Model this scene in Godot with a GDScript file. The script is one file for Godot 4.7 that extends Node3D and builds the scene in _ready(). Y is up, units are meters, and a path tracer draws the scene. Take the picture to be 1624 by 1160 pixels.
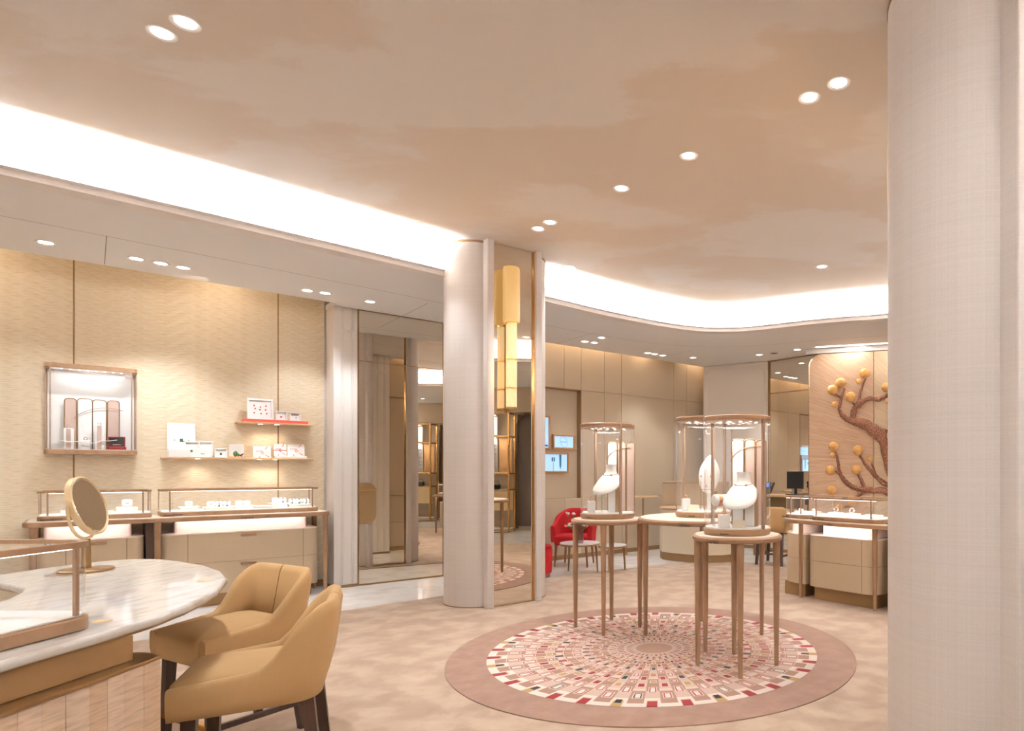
extends Node3D
# A jewellery boutique. World: x right, y up, z towards the camera; the camera looks along -z from the origin.
const LEFT := 0.7536          # turn of things that stand along the left wall (their x runs along the wall, z into the room)
const RIGHT := -0.8174        # turn of things along the right-hand counter
var M := {}
var X := Transform3D()
var names := {}

# ------------------------------------------------------------------ set-up
func _ready() -> void:
	var cam := Camera3D.new()
	cam.name = "camera"
	cam.projection = Camera3D.PROJECTION_FRUSTUM
	cam.near = 0.05
	cam.far = 100.0
	cam.size = 0.05 * 1160.0 / 1010.0
	cam.frustum_offset = Vector2(-0.05 * 278.0 / 1010.0, 0.05 * 168.0 / 1010.0)
	cam.position = Vector3(0, 1.4, 0)
	add_child(cam)
	cam.current = true
	var we := WorldEnvironment.new()
	we.name = "world_environment"
	var e := Environment.new()
	e.background_mode = Environment.BG_COLOR
	e.background_color = Color(0, 0, 0)
	e.tonemap_mode = Environment.TONE_MAPPER_LINEAR
	e.tonemap_exposure = 2.1
	e.sdfgi_enabled = true
	e.ssao_enabled = true
	e.ssil_enabled = true
	we.environment = e
	add_child(we)
	materials()
	cove_lights()
	shell()
	ceilings()
	floors()
	left_wall()
	back_wall()
	end_wall()
	off_camera_wall()
	column_pair()
	downlights()
	rug()
	left_counter()
	wall_case()
	wall_shelves()
	showcase_tables()
	right_counter()
	reception()
	lounge()
	stone_counter()
	stools()

# ------------------------------------------------------------------ mesh helpers
func mb() -> SurfaceTool:
	var st := SurfaceTool.new()
	st.begin(Mesh.PRIMITIVE_TRIANGLES)
	st.set_smooth_group(-1)
	X = Transform3D()
	return st

func tri(st: SurfaceTool, a: Vector3, b: Vector3, c: Vector3) -> void:
	st.add_vertex(X * a)
	st.add_vertex(X * c)
	st.add_vertex(X * b)

func quad(st: SurfaceTool, a: Vector3, b: Vector3, c: Vector3, d: Vector3) -> void:
	tri(st, a, b, c)
	tri(st, a, c, d)

func lathe(st: SurfaceTool, prof: Array, seg := 32, a0 := 0.0, a1 := TAU) -> void:
	var g := 1
	var full: bool = a1 - a0 > TAU - 0.001
	for k in prof.size() - 1:
		if k > 0:
			var da: Vector2 = (prof[k] - prof[k - 1]).normalized()
			var db: Vector2 = (prof[k + 1] - prof[k]).normalized()
			if da.dot(db) < 0.8:
				g += 1
		st.set_smooth_group(g)
		for i in seg:
			var t0: float = a0 + (a1 - a0) * i / seg
			var j: int = (i + 1) % seg if full else i + 1
			var t1: float = a0 + (a1 - a0) * j / seg
			var p: Vector2 = prof[k]
			var q: Vector2 = prof[k + 1]
			var a := Vector3(p.x * cos(t0), p.y, -p.x * sin(t0))
			var b := Vector3(p.x * cos(t1), p.y, -p.x * sin(t1))
			var c := Vector3(q.x * cos(t1), q.y, -q.x * sin(t1))
			var d := Vector3(q.x * cos(t0), q.y, -q.x * sin(t0))
			if p.x > 0.00001:
				tri(st, a, b, c)
			if q.x > 0.00001:
				tri(st, a, c, d)
	st.set_smooth_group(-1)

func turned(poly: Array) -> Array:      # in (x, z): area positive
	var s := 0.0
	for i in poly.size():
		var a: Vector2 = poly[i]
		var b: Vector2 = poly[(i + 1) % poly.size()]
		s += a.x * b.y - b.x * a.y
	var r := poly.duplicate()
	if s < 0:
		r.reverse()
	return r

func inset(poly: Array, by: float) -> Array:   # poly turned(); positive shrinks
	var r := []
	var n := poly.size()
	for i in n:
		var d0: Vector2 = (poly[i] - poly[(i + n - 1) % n]).normalized()
		var d1: Vector2 = (poly[(i + 1) % n] - poly[i]).normalized()
		var n0 := Vector2(d0.y, -d0.x)
		var n1 := Vector2(d1.y, -d1.x)
		var m: Vector2 = (n0 + n1)
		m = m / maxf(0.3, m.length_squared() * 0.5)
		r.append(poly[i] - m * by)
	return r

func side_groups(poly: Array) -> Array:
	var n := poly.size()
	var g := []
	g.resize(n)
	var start := 0
	var sharp := []
	for i in n:
		var d0: Vector2 = (poly[i] - poly[(i + n - 1) % n]).normalized()
		var d1: Vector2 = (poly[(i + 1) % n] - poly[i]).normalized()
		sharp.append(d0.dot(d1) < 0.86)
		if sharp[i]:
			start = i
	var id := 1
	for k in n:
		var i := (start + k) % n
		if sharp[i]:
			id += 1
		g[i] = id
	return g

func cap(st: SurfaceTool, poly: Array, y: float, up: bool) -> void:
	var pv := PackedVector2Array(poly)
	var idx := Geometry2D.triangulate_polygon(pv)
	for k in range(0, idx.size(), 3):
		var a: Vector2 = pv[idx[k]]
		var b: Vector2 = pv[idx[k + 1]]
		var c: Vector2 = pv[idx[k + 2]]
		var va := Vector3(a.x, y, a.y)
		var vb := Vector3(b.x, y, b.y)
		var vc := Vector3(c.x, y, c.y)
		if ((vb - va).cross(vc - va).y > 0) == up:
			tri(st, va, vb, vc)
		else:
			tri(st, va, vc, vb)

func prism(st: SurfaceTool, poly_in: Array, y0: float, y1: float, bev := 0.0) -> void:
	var poly := turned(poly_in)
	var n := poly.size()
	var g := side_groups(poly)
	var rings := [[poly, y0], [poly, y1]]
	if bev > 0.0:
		var small := inset(poly, bev)
		rings = [[small, y0], [poly, y0 + bev], [poly, y1 - bev], [small, y1]]
	for k in rings.size() - 1:
		for i in n:
			var j := (i + 1) % n
			st.set_smooth_group(g[i] + 60 * k)
			var a: Vector2 = rings[k][0][i]
			var b: Vector2 = rings[k][0][j]
			var c: Vector2 = rings[k + 1][0][j]
			var d: Vector2 = rings[k + 1][0][i]
			var lo: float = rings[k][1]
			var hi: float = rings[k + 1][1]
			quad(st, Vector3(b.x, lo, b.y), Vector3(a.x, lo, a.y), Vector3(d.x, hi, d.y), Vector3(c.x, hi, c.y))
	st.set_smooth_group(-1)
	cap(st, rings[0][0], y0, false)
	cap(st, rings[-1][0], y1, true)

func ring_prism(st: SurfaceTool, outer_in: Array, width: float, y0: float, y1: float) -> void:
	var o := turned(outer_in)
	var q := inset(o, width)
	var g := side_groups(o)
	var n := o.size()
	for i in n:
		var j := (i + 1) % n
		var a: Vector2 = o[i]
		var b: Vector2 = o[j]
		var c: Vector2 = q[i]
		var d: Vector2 = q[j]
		st.set_smooth_group(g[i])
		quad(st, Vector3(b.x, y0, b.y), Vector3(a.x, y0, a.y), Vector3(a.x, y1, a.y), Vector3(b.x, y1, b.y))
		st.set_smooth_group(g[i] + 60)
		quad(st, Vector3(c.x, y0, c.y), Vector3(d.x, y0, d.y), Vector3(d.x, y1, d.y), Vector3(c.x, y1, c.y))
		st.set_smooth_group(-1)
		quad(st, Vector3(a.x, y1, a.y), Vector3(c.x, y1, c.y), Vector3(d.x, y1, d.y), Vector3(b.x, y1, b.y))
		quad(st, Vector3(c.x, y0, c.y), Vector3(a.x, y0, a.y), Vector3(b.x, y0, b.y), Vector3(d.x, y0, d.y))

func rrect(x0: float, x1: float, z0: float, z1: float, r0: float, r1 := -1.0, seg := 8) -> Array:
	# corners: r0 at z1 (front), r1 at z0 (back); r1 < 0 means the same
	if r1 < 0.0:
		r1 = r0
	var out := []
	for c in [[x1, z1, r0, 0.0, -1, -1], [x0, z1, r0, PI / 2, 1, -1], [x0, z0, r1, PI, 1, 1], [x1, z0, r1, PI * 1.5, -1, 1]]:
		var r: float = maxf(c[2], 0.0005)
		var n: int = 1 if r < 0.012 else seg
		for i in n + 1:
			var t: float = c[3] + PI / 2 * i / n
			out.append(Vector2(c[0] + c[4] * r + cos(t) * r, c[1] + c[5] * r + sin(t) * r))
	return out

func circle(r: float, seg := 48, cx := 0.0, cz := 0.0) -> Array:
	var out := []
	for i in seg:
		out.append(Vector2(cx + r * cos(TAU * i / seg), cz + r * sin(TAU * i / seg)))
	return out

func box(st: SurfaceTool, x0: float, x1: float, y0: float, y1: float, z0: float, z1: float, bev := 0.003) -> void:
	bev = minf(bev, 0.3 * minf(x1 - x0, minf(y1 - y0, z1 - z0)))
	prism(st, rrect(x0, x1, z0, z1, bev), y0, y1, bev)

func sheet(st: SurfaceTool, line: Array, y0: float, y1: float, closed := false) -> void:
	st.set_smooth_group(1)
	var n := line.size()
	for i in (n if closed else n - 1):
		var a: Vector2 = line[i]
		var b: Vector2 = line[(i + 1) % n]
		quad(st, Vector3(b.x, y0, b.y), Vector3(a.x, y0, a.y), Vector3(a.x, y1, a.y), Vector3(b.x, y1, b.y))
	st.set_smooth_group(-1)

func tube(st: SurfaceTool, pts: Array, rad, seg := 8, capped := true, flat := 1.0) -> void:
	var n := pts.size()
	var side := Vector3.ZERO
	var rings := []
	for i in n:
		var d: Vector3 = (pts[mini(i + 1, n - 1)] - pts[maxi(i - 1, 0)]).normalized()
		if side == Vector3.ZERO:
			side = d.cross(Vector3.UP if absf(d.y) < 0.9 else Vector3.RIGHT).normalized()
		side = (side - d * side.dot(d)).normalized()
		var up := d.cross(side)
		var r: float = rad[i] if rad is Array else rad
		var ring := []
		for k in seg:
			var o: Vector3 = (side * cos(TAU * k / seg) + up * sin(TAU * k / seg)) * r
			o.z *= flat
			ring.append(pts[i] + o)
		rings.append(ring)
	loft(st, rings, capped)

func loft(st: SurfaceTool, rings: Array, capped := true, group := 1) -> void:
	var n: int = rings[0].size()
	st.set_smooth_group(group)
	for i in rings.size() - 1:
		for k in n:
			var j := (k + 1) % n
			quad(st, rings[i][k], rings[i][j], rings[i + 1][j], rings[i + 1][k])
	st.set_smooth_group(-1)
	if capped:
		for k in range(1, n - 1):
			tri(st, rings[0][0], rings[0][k + 1], rings[0][k])
			tri(st, rings[-1][0], rings[-1][k], rings[-1][k + 1])

func ball(st: SurfaceTool, c: Vector3, r: Vector3, seg := 12) -> void:
	var old := X
	X = X * Transform3D(Basis.from_scale(r), c)
	var prof := []
	var h := maxi(4, seg / 2)
	for i in h + 1:
		prof.append(Vector2(cos(-PI / 2 + PI * i / h), sin(-PI / 2 + PI * i / h)))
	prof[0].x = 0.0
	prof[h].x = 0.0
	st.set_smooth_group(1)
	lathe(st, prof, seg)
	X = old

func rod(st: SurfaceTool, a: Vector3, b: Vector3, r: float, seg := 10) -> void:
	tube(st, [a, b], r, seg)

func torus(st: SurfaceTool, c: Vector3, bas: Basis, R: float, r: float, seg := 20, m := 6, squash := 1.0) -> void:
	st.set_smooth_group(1)
	for i in seg:
		for k in m:
			var p := []
			for s in [[i, k], [i, k + 1], [i + 1, k + 1], [i + 1, k]]:
				var a: float = TAU * (s[0] % seg) / seg
				var b: float = TAU * (s[1] % m) / m
				p.append(c + bas * Vector3((R + r * cos(b)) * cos(a), r * sin(b), (R + r * cos(b)) * sin(a) * squash))
			quad(st, p[0], p[1], p[2], p[3])
	st.set_smooth_group(-1)

# ------------------------------------------------------------------ scene helpers
func numbered(called: String) -> String:
	var n: int = names.get(called, 0)
	names[called] = n + 1
	return called if n == 0 else "%s_%03d" % [called, n]

func tag(o: Node3D, label: String, category: String, group := "", kind := "") -> Node3D:
	if label:
		o.set_meta("label", label)
	if category:
		o.set_meta("category", category)
	if group:
		o.set_meta("group", group)
	if kind:
		o.set_meta("kind", kind)
	return o

func thing(called: String, label: String, category: String, at := Vector3.ZERO, turn := 0.0, group := "", kind := "") -> Node3D:
	var o := Node3D.new()
	o.name = numbered(called)
	add_child(o)
	o.position = at
	o.rotation.y = turn
	tag(o, label, category, group, kind)
	return o

func part(called: String, st: SurfaceTool, m: Material, parent: Node3D, at := Vector3.ZERO, label := "") -> MeshInstance3D:
	st.generate_normals()
	var o := MeshInstance3D.new()
	o.name = called
	o.mesh = st.commit()
	o.material_override = m
	o.position = at
	if label:
		o.set_meta("label", label)
	parent.add_child(o, true)
	return o

func copy_part(src: MeshInstance3D, parent: Node3D, at: Vector3, m: Material = null) -> MeshInstance3D:
	var o: MeshInstance3D = src.duplicate()
	o.position = at
	if m:
		o.material_override = m
	parent.add_child(o, true)
	return o

func dup(src: Node3D, label: String, at: Vector3, turn: float, called := "") -> Node3D:
	var base: String = called if called else src.get_meta("base")
	var o: Node3D = src.duplicate()
	o.name = numbered(base)
	add_child(o)
	o.position = at
	o.rotation.y = turn
	o.set_meta("label", label)
	return o

func whole(called: String, st: SurfaceTool, m: Material, label: String, category: String, at := Vector3.ZERO, turn := 0.0, group := "", kind := "") -> MeshInstance3D:
	var o := part(numbered(called), st, m, self, at)
	o.rotation.y = turn
	tag(o, label, category, group, kind)
	return o

func L(s: float, y: float, z: float) -> Vector3:      # along the left wall, height, distance from it
	return Vector3(0.729 * s + 0.684 * (z - 8.75), y, -(0.684 * s - 0.729 * (z - 8.75)))

func R(x: float, y: float, z: float) -> Vector3:      # along the right-hand counter
	return Vector3(1.87 + 0.684 * x - 0.729 * z, y, -(6.35 - 0.729 * x - 0.684 * z))

func area(called: String, at: Vector3, towards: Vector3, size: Vector2, energy: float, color: Color, up := Vector3.UP) -> void:
	var l := AreaLight3D.new()
	l.name = called
	l.area_size = size
	l.light_energy = energy
	l.light_color = color
	l.area_range = 30.0
	l.area_attenuation = 2.0
	l.shadow_enabled = true
	add_child(l, true)
	if absf(up.dot(towards.normalized())) > 0.95:
		up = Vector3(1, 0, 0)
	l.look_at_from_position(at, at + towards, up)

func spot(called: String, at: Vector3, towards: Vector3, energy: float, angle: float, color: Color, size := 0.03, soft := 0.6) -> void:
	var l := SpotLight3D.new()
	l.name = called
	l.light_energy = energy
	l.light_color = color
	l.spot_range = 30.0
	l.spot_attenuation = 2.0
	l.spot_angle = angle
	l.spot_angle_attenuation = soft
	l.light_size = size
	l.shadow_enabled = true
	add_child(l, true)
	l.look_at_from_position(at, at + towards, Vector3(0, 0, 1) if absf(towards.normalized().y) > 0.9 else Vector3.UP)

# ------------------------------------------------------------------ materials
func mat(c: Color, rough := 0.6, metal := 0.0, tex: Texture2D = null, sc := Vector3.ONE, world := false) -> StandardMaterial3D:
	var m := StandardMaterial3D.new()
	m.albedo_color = c
	m.roughness = rough
	m.metallic = metal
	if tex:
		m.albedo_texture = tex
		m.uv1_triplanar = true
		m.uv1_world_triplanar = world
		m.uv1_scale = sc
		m.uv1_triplanar_sharpness = 8.0
	return m

func noise_tex(size: int, freq: float, ramp: Array, sd: int, oct := 4, warp := 0.0) -> NoiseTexture2D:
	var n := FastNoiseLite.new()
	n.seed = sd
	n.noise_type = FastNoiseLite.TYPE_SIMPLEX_SMOOTH
	n.frequency = freq
	n.fractal_octaves = oct
	if warp > 0.0:
		n.domain_warp_enabled = true
		n.domain_warp_amplitude = warp
		n.domain_warp_frequency = freq * 1.5
	var g := Gradient.new()
	var off := PackedFloat32Array()
	var col := PackedColorArray()
	for i in ramp.size():
		off.append(ramp[i][0])
		col.append(ramp[i][1])
	g.offsets = off
	g.colors = col
	var t := NoiseTexture2D.new()
	t.width = size
	t.height = size
	t.seamless = true
	t.noise = n
	t.color_ramp = g
	return t

func weave_tex(size: int, base: float, amp: float, sd: int) -> ImageTexture:
	var rng := RandomNumberGenerator.new()
	rng.seed = sd
	var im := Image.create_empty(size, size, false, Image.FORMAT_RGBA8)
	var col := []
	var row := []
	for i in size:
		col.append(rng.randf() - 0.5)
		row.append(rng.randf() - 0.5)
	for y in size:
		for x in size:
			var over: float = col[x] if (x / 2 + y / 2) % 2 == 0 else row[y]
			var v: float = base + amp * (0.6 * over + 0.7 * (rng.randf() - 0.5) + 0.15 * col[x] + 0.15 * row[y])
			im.set_pixel(x, y, Color(v, v, v))
	return ImageTexture.create_from_image(im)

func glow(c: Color, e: float) -> StandardMaterial3D:
	var m := mat(c, 0.5)
	m.emission_enabled = true
	m.emission = c
	m.emission_energy_multiplier = e
	return m

func materials() -> void:
	var W := Color(1, 1, 1)
	var weave := weave_tex(512, 0.965, 0.07, 3)
	var fine := weave_tex(256, 0.98, 0.03, 5)
	M.column = mat(Color(0.87, 0.835, 0.81), 0.9, 0, weave, Vector3.ONE * 1.3)
	M.trim_cloth = mat(Color(0.87, 0.835, 0.81), 0.85, 0, weave, Vector3.ONE * 1.3)
	M.wall_cloth = mat(Color(0.80, 0.725, 0.625), 0.9, 0, fine, Vector3.ONE * 2.0)
	M.pier = mat(Color(0.95, 0.915, 0.875), 0.8)
	M.white_wall = mat(Color(0.9, 0.87, 0.845), 0.6)
	M.soffit = mat(Color(0.925, 0.915, 0.905), 0.75)
	M.cove = mat(Color(0.93, 0.9, 0.88), 0.8)
	var cloud := noise_tex(1024, 0.0045, [[0.0, Color(0.87, 0.82, 0.77)], [0.40, Color(0.87, 0.82, 0.77)], [0.5, Color(0.88, 0.84, 0.80)], [0.57, Color(0.895, 0.87, 0.845)], [1.0, Color(0.90, 0.885, 0.87)]], 21, 6, 60.0)
	M.ceiling = mat(W, 0.85, 0, cloud, Vector3(0.085, 0.085, 0.15), true)
	var straw := noise_tex(1024, 0.012, [[0.0, Color(0.80, 0.70, 0.54)], [0.28, Color(0.84, 0.76, 0.625)], [0.40, Color(0.865, 0.80, 0.69)], [0.55, Color(0.88, 0.825, 0.73)], [1.0, Color(0.895, 0.845, 0.765)]], 8, 4, 12.0)
	M.straw = mat(W, 0.5, 0, straw, Vector3(0.7, 9.0, 0.7))
	M.straw.rim_enabled = true
	M.straw.rim = 0.15
	M.marble = mat(Color(0.97, 0.96, 0.95), 0.1, 0, noise_tex(512, 0.008, [[0.0, Color(0.9, 0.88, 0.86)], [0.5, Color(1, 1, 1)], [1.0, Color(0.94, 0.92, 0.9)]], 4, 5, 30.0), Vector3.ONE * 0.35, true)
	M.carpet = mat(W, 1.0, 0, noise_tex(1024, 0.011, [[0.0, Color(0.63, 0.535, 0.455)], [0.42, Color(0.675, 0.58, 0.50)], [0.58, Color(0.705, 0.615, 0.535)], [1.0, Color(0.76, 0.675, 0.595)]], 9, 5, 40.0), Vector3.ONE * 0.28, true)
	M.carpet.rim_enabled = true
	M.carpet.rim = 0.25
	M.rug_border = mat(W, 1.0, 0, noise_tex(512, 0.02, [[0.0, Color(0.57, 0.45, 0.39)], [0.5, Color(0.60, 0.48, 0.42)], [1.0, Color(0.63, 0.515, 0.455)]], 12, 4), Vector3.ONE * 0.6)
	M.stone = mat(W, 0.06, 0, noise_tex(1024, 0.006, [[0.0, Color(0.77, 0.745, 0.70)], [0.35, Color(0.835, 0.82, 0.795)], [0.55, Color(0.875, 0.87, 0.86)], [1.0, Color(0.855, 0.845, 0.825)]], 31, 5, 30.0), Vector3(2.6, 1.0, 0.8))
	M.wood = mat(Color(0.635, 0.50, 0.38), 0.4, 0, noise_tex(512, 0.02, [[0.0, Color(0.86, 0.84, 0.82)], [0.5, Color(0.97, 0.96, 0.95)], [1.0, Color(1, 1, 1)]], 13, 3), Vector3(1.0, 0.5, 12.0))
	M.wood_pale = mat(Color(0.80, 0.66, 0.50), 0.45)
	M.wood_dark = mat(Color(0.30, 0.205, 0.155), 0.4, 0, noise_tex(256, 0.03, [[0.0, Color(0.75, 0.75, 0.75)], [1.0, Color(1, 1, 1)]], 17, 3), Vector3(8.0, 0.6, 8.0))
	M.top_leather = mat(Color(0.885, 0.835, 0.765), 0.5, 0, fine, Vector3.ONE * 3.0)
	M.cabinet = mat(Color(0.77, 0.69, 0.58), 0.55, 0, fine, Vector3.ONE * 3.0)
	M.cabinet_top = mat(Color(0.93, 0.87, 0.845), 0.5)
	M.bronze = mat(Color(0.62, 0.5, 0.345), 0.35, 0.85)
	M.bronze_soft = mat(Color(0.60, 0.475, 0.32), 0.45, 0.3)
	M.brass = mat(Color(0.84, 0.66, 0.40), 0.25, 0.95)
	M.post = mat(Color(0.66, 0.545, 0.455), 0.35, 0.4)
	M.groove = mat(Color(0.36, 0.27, 0.2), 0.7)
	M.groove_pale = mat(Color(0.58, 0.52, 0.46), 0.8)
	M.mirror = mat(Color(0.90, 0.87, 0.82), 0.01, 1.0)
	M.mirror_glass = mat(Color(0.93, 0.91, 0.87), 0.01, 1.0)
	var gl := mat(Color(1, 1, 1, 0.03), 0.02)
	gl.transparency = BaseMaterial3D.TRANSPARENCY_ALPHA
	M.glass = gl
	var ac := mat(Color(0.95, 0.97, 1.0, 0.14), 0.05)
	ac.transparency = BaseMaterial3D.TRANSPARENCY_ALPHA
	M.acrylic = ac
	M.white = mat(Color(0.94, 0.935, 0.925), 0.55)
	M.white_gloss = mat(Color(0.95, 0.95, 0.945), 0.25)
	M.cream = mat(Color(0.88, 0.83, 0.74), 0.5)
	M.tray = mat(Color(0.90, 0.855, 0.77), 0.5)
	M.pink = mat(Color(0.80, 0.70, 0.65), 0.6, 0, fine, Vector3.ONE * 6.0)
	M.silver = mat(Color(0.88, 0.87, 0.86), 0.2, 0.9)
	M.rose = mat(Color(0.88, 0.65, 0.52), 0.25, 0.9)
	M.pale_gold = mat(Color(0.86, 0.76, 0.60), 0.35, 0.35)
	M.gold = mat(Color(0.90, 0.71, 0.40), 0.3, 0.85)
	M.gold_disc = mat(Color(0.98, 0.775, 0.50), 0.4, 0.3, noise_tex(256, 0.03, [[0.0, Color(0.82, 0.78, 0.7)], [1.0, Color(1, 1, 1)]], 41, 4), Vector3.ONE * 4.0)
	var bark := noise_tex(512, 0.035, [[0.0, Color(0.34, 0.23, 0.17)], [0.4, Color(0.53, 0.37, 0.28)], [0.58, Color(0.66, 0.47, 0.37)], [0.72, Color(0.80, 0.57, 0.48)], [1.0, Color(0.84, 0.69, 0.50)]], 44, 5)
	M.copper = mat(Color(1.0, 0.96, 0.93), 0.4, 0.3, bark, Vector3.ONE * 2.4)
	M.copper.heightmap_enabled = true
	M.copper.heightmap_texture = bark
	M.copper.heightmap_scale = 1.2
	M.red = mat(Color(0.66, 0.03, 0.05), 0.85)
	M.red.rim_enabled = true
	M.red.rim = 0.7
	M.red.rim_tint = 0.9
	M.red_leather = mat(Color(0.60, 0.09, 0.10), 0.45)
	M.coral = mat(Color(0.93, 0.36, 0.30), 0.4)
	M.tan = mat(Color(0.765, 0.62, 0.42), 0.8, 0, fine, Vector3.ONE * 4.0)
	M.tan.rim_enabled = true
	M.tan.rim = 0.25
	M.chair_wood = mat(Color(0.56, 0.38, 0.26), 0.5)
	M.black = mat(Color(0.05, 0.05, 0.055), 0.4)
	M.dark_grey = mat(Color(0.16, 0.155, 0.15), 0.5)
	M.navy = mat(Color(0.30, 0.40, 0.55), 0.5)
	M.ink = mat(Color(0.16, 0.12, 0.1), 0.6)
	M.print_red = mat(Color(0.85, 0.22, 0.24), 0.6)
	M.green = mat(Color(0.26, 0.42, 0.25), 0.7)
	M.petal = mat(Color(0.93, 0.92, 0.88), 0.7)
	M.petal_pink = mat(Color(0.90, 0.55, 0.50), 0.7)
	M.vase = mat(Color(0.62, 0.36, 0.34, 0.45), 0.1)
	M.vase.transparency = BaseMaterial3D.TRANSPARENCY_ALPHA
	M.lens = glow(Color(1, 0.98, 0.95), 4.0)
	M.led = glow(Color(1, 0.99, 0.97), 1.4)
	M.led_strip = glow(Color(1, 0.95, 0.92), 1.6)
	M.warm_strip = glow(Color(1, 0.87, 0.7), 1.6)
	M.lamp_bezel = mat(Color(0.9, 0.88, 0.86), 0.4)
	M.screen = glow(Color(0.66, 0.83, 0.98), 0.33)
	M.screen_line = mat(Color(0.25, 0.48, 0.66), 0.6)
	M.screen_blue = glow(Color(0.25, 0.55, 0.95), 0.8)
	var amber := noise_tex(256, 0.01, [[0.0, Color(0.92, 0.68, 0.30)], [1.0, Color(1.0, 0.82, 0.48)]], 51, 3)
	M.amber = glow(Color(1.0, 0.78, 0.46), 0.27)
	M.amber.albedo_color = Color(0.5, 0.4, 0.25)
	M.amber_bright = glow(Color(1.0, 0.87, 0.65), 0.40)
	M.amber_bright.albedo_color = Color(0.6, 0.5, 0.35)
	M.dusk = mat(Color(0.42, 0.37, 0.33), 0.9, 0, weave, Vector3.ONE * 3.0)
	M.olive = mat(Color(0.40, 0.33, 0.22), 0.5, 0.3)
	M.ivory_panel = mat(Color(0.85, 0.76, 0.58), 0.5)

# ------------------------------------------------------------------ room shell
func lip_loop() -> Array:     # plan of the cove's lip as (x, depth), closed
	var k := []
	for s in [Vector2(-4.5, 2.45), Vector2(-2.8, 2.42), Vector2(-1.6, 2.4), Vector2(-0.45, 2.37), Vector2(0.58, 2.33), Vector2(1.6, 2.27), Vector2(2.68, 2.2), Vector2(3.9, 2.06), Vector2(4.6, 2.0), Vector2(5.2, 1.98)]:
		var w := L(s.x, 0, s.y)
		k.append(Vector2(w.x, -w.z))
	k += [Vector2(-0.33, 8.93), Vector2(0.06, 9.17), Vector2(0.44, 9.27), Vector2(0.84, 9.22), Vector2(1.25, 9.03), Vector2(1.66, 8.81), Vector2(2.13, 8.62), Vector2(2.64, 8.45), Vector2(3.05, 8.15), Vector2(3.35, 7.5), Vector2(3.4, 6.6), Vector2(3.25, 5.4), Vector2(3.05, 4.1), Vector2(2.95, 2.6), Vector2(2.75, 1.0), Vector2(2.0, -0.6), Vector2(0.4, -1.6), Vector2(-3.4, -2.0), Vector2(-6.0, -1.6), Vector2(-7.6, -0.5), Vector2(-8.0, 0.6)]
	var out := []
	var n := k.size()
	for i in n:
		for t in 4:
			out.append(k[i].cubic_interpolate(k[(i + 1) % n], k[(i + n - 1) % n], k[(i + 2) % n], t / 4.0))
	return out

func outward(loop: Array, by: float) -> Array:
	var t := turned(loop)
	var r := inset(t, -by)
	return r

func cove_lights() -> void:
	var loop := turned(lip_loop())
	var n := loop.size()
	var step := 5
	for i in range(0, n, step):
		var a: Vector2 = loop[i]
		var b: Vector2 = loop[mini(i + step, n) % n]
		var d := (b - a).normalized()
		var o := Vector2(d.y, -d.x)
		var m: Vector2 = (a + b) / 2 + o * 0.075
		var mid: Vector2 = loop[(i + step / 2) % n] + o * 0.075
		m = m.lerp(mid, 0.6)
		area("cove_light", Vector3(m.x, 3.492, -m.y), Vector3(o.x, 1.9, -o.y), Vector2(a.distance_to(b), 0.035), 5.9 * a.distance_to(b), Color(0.95, 0.975, 1.0), Vector3(o.x, -0.53, -o.y))

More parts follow.
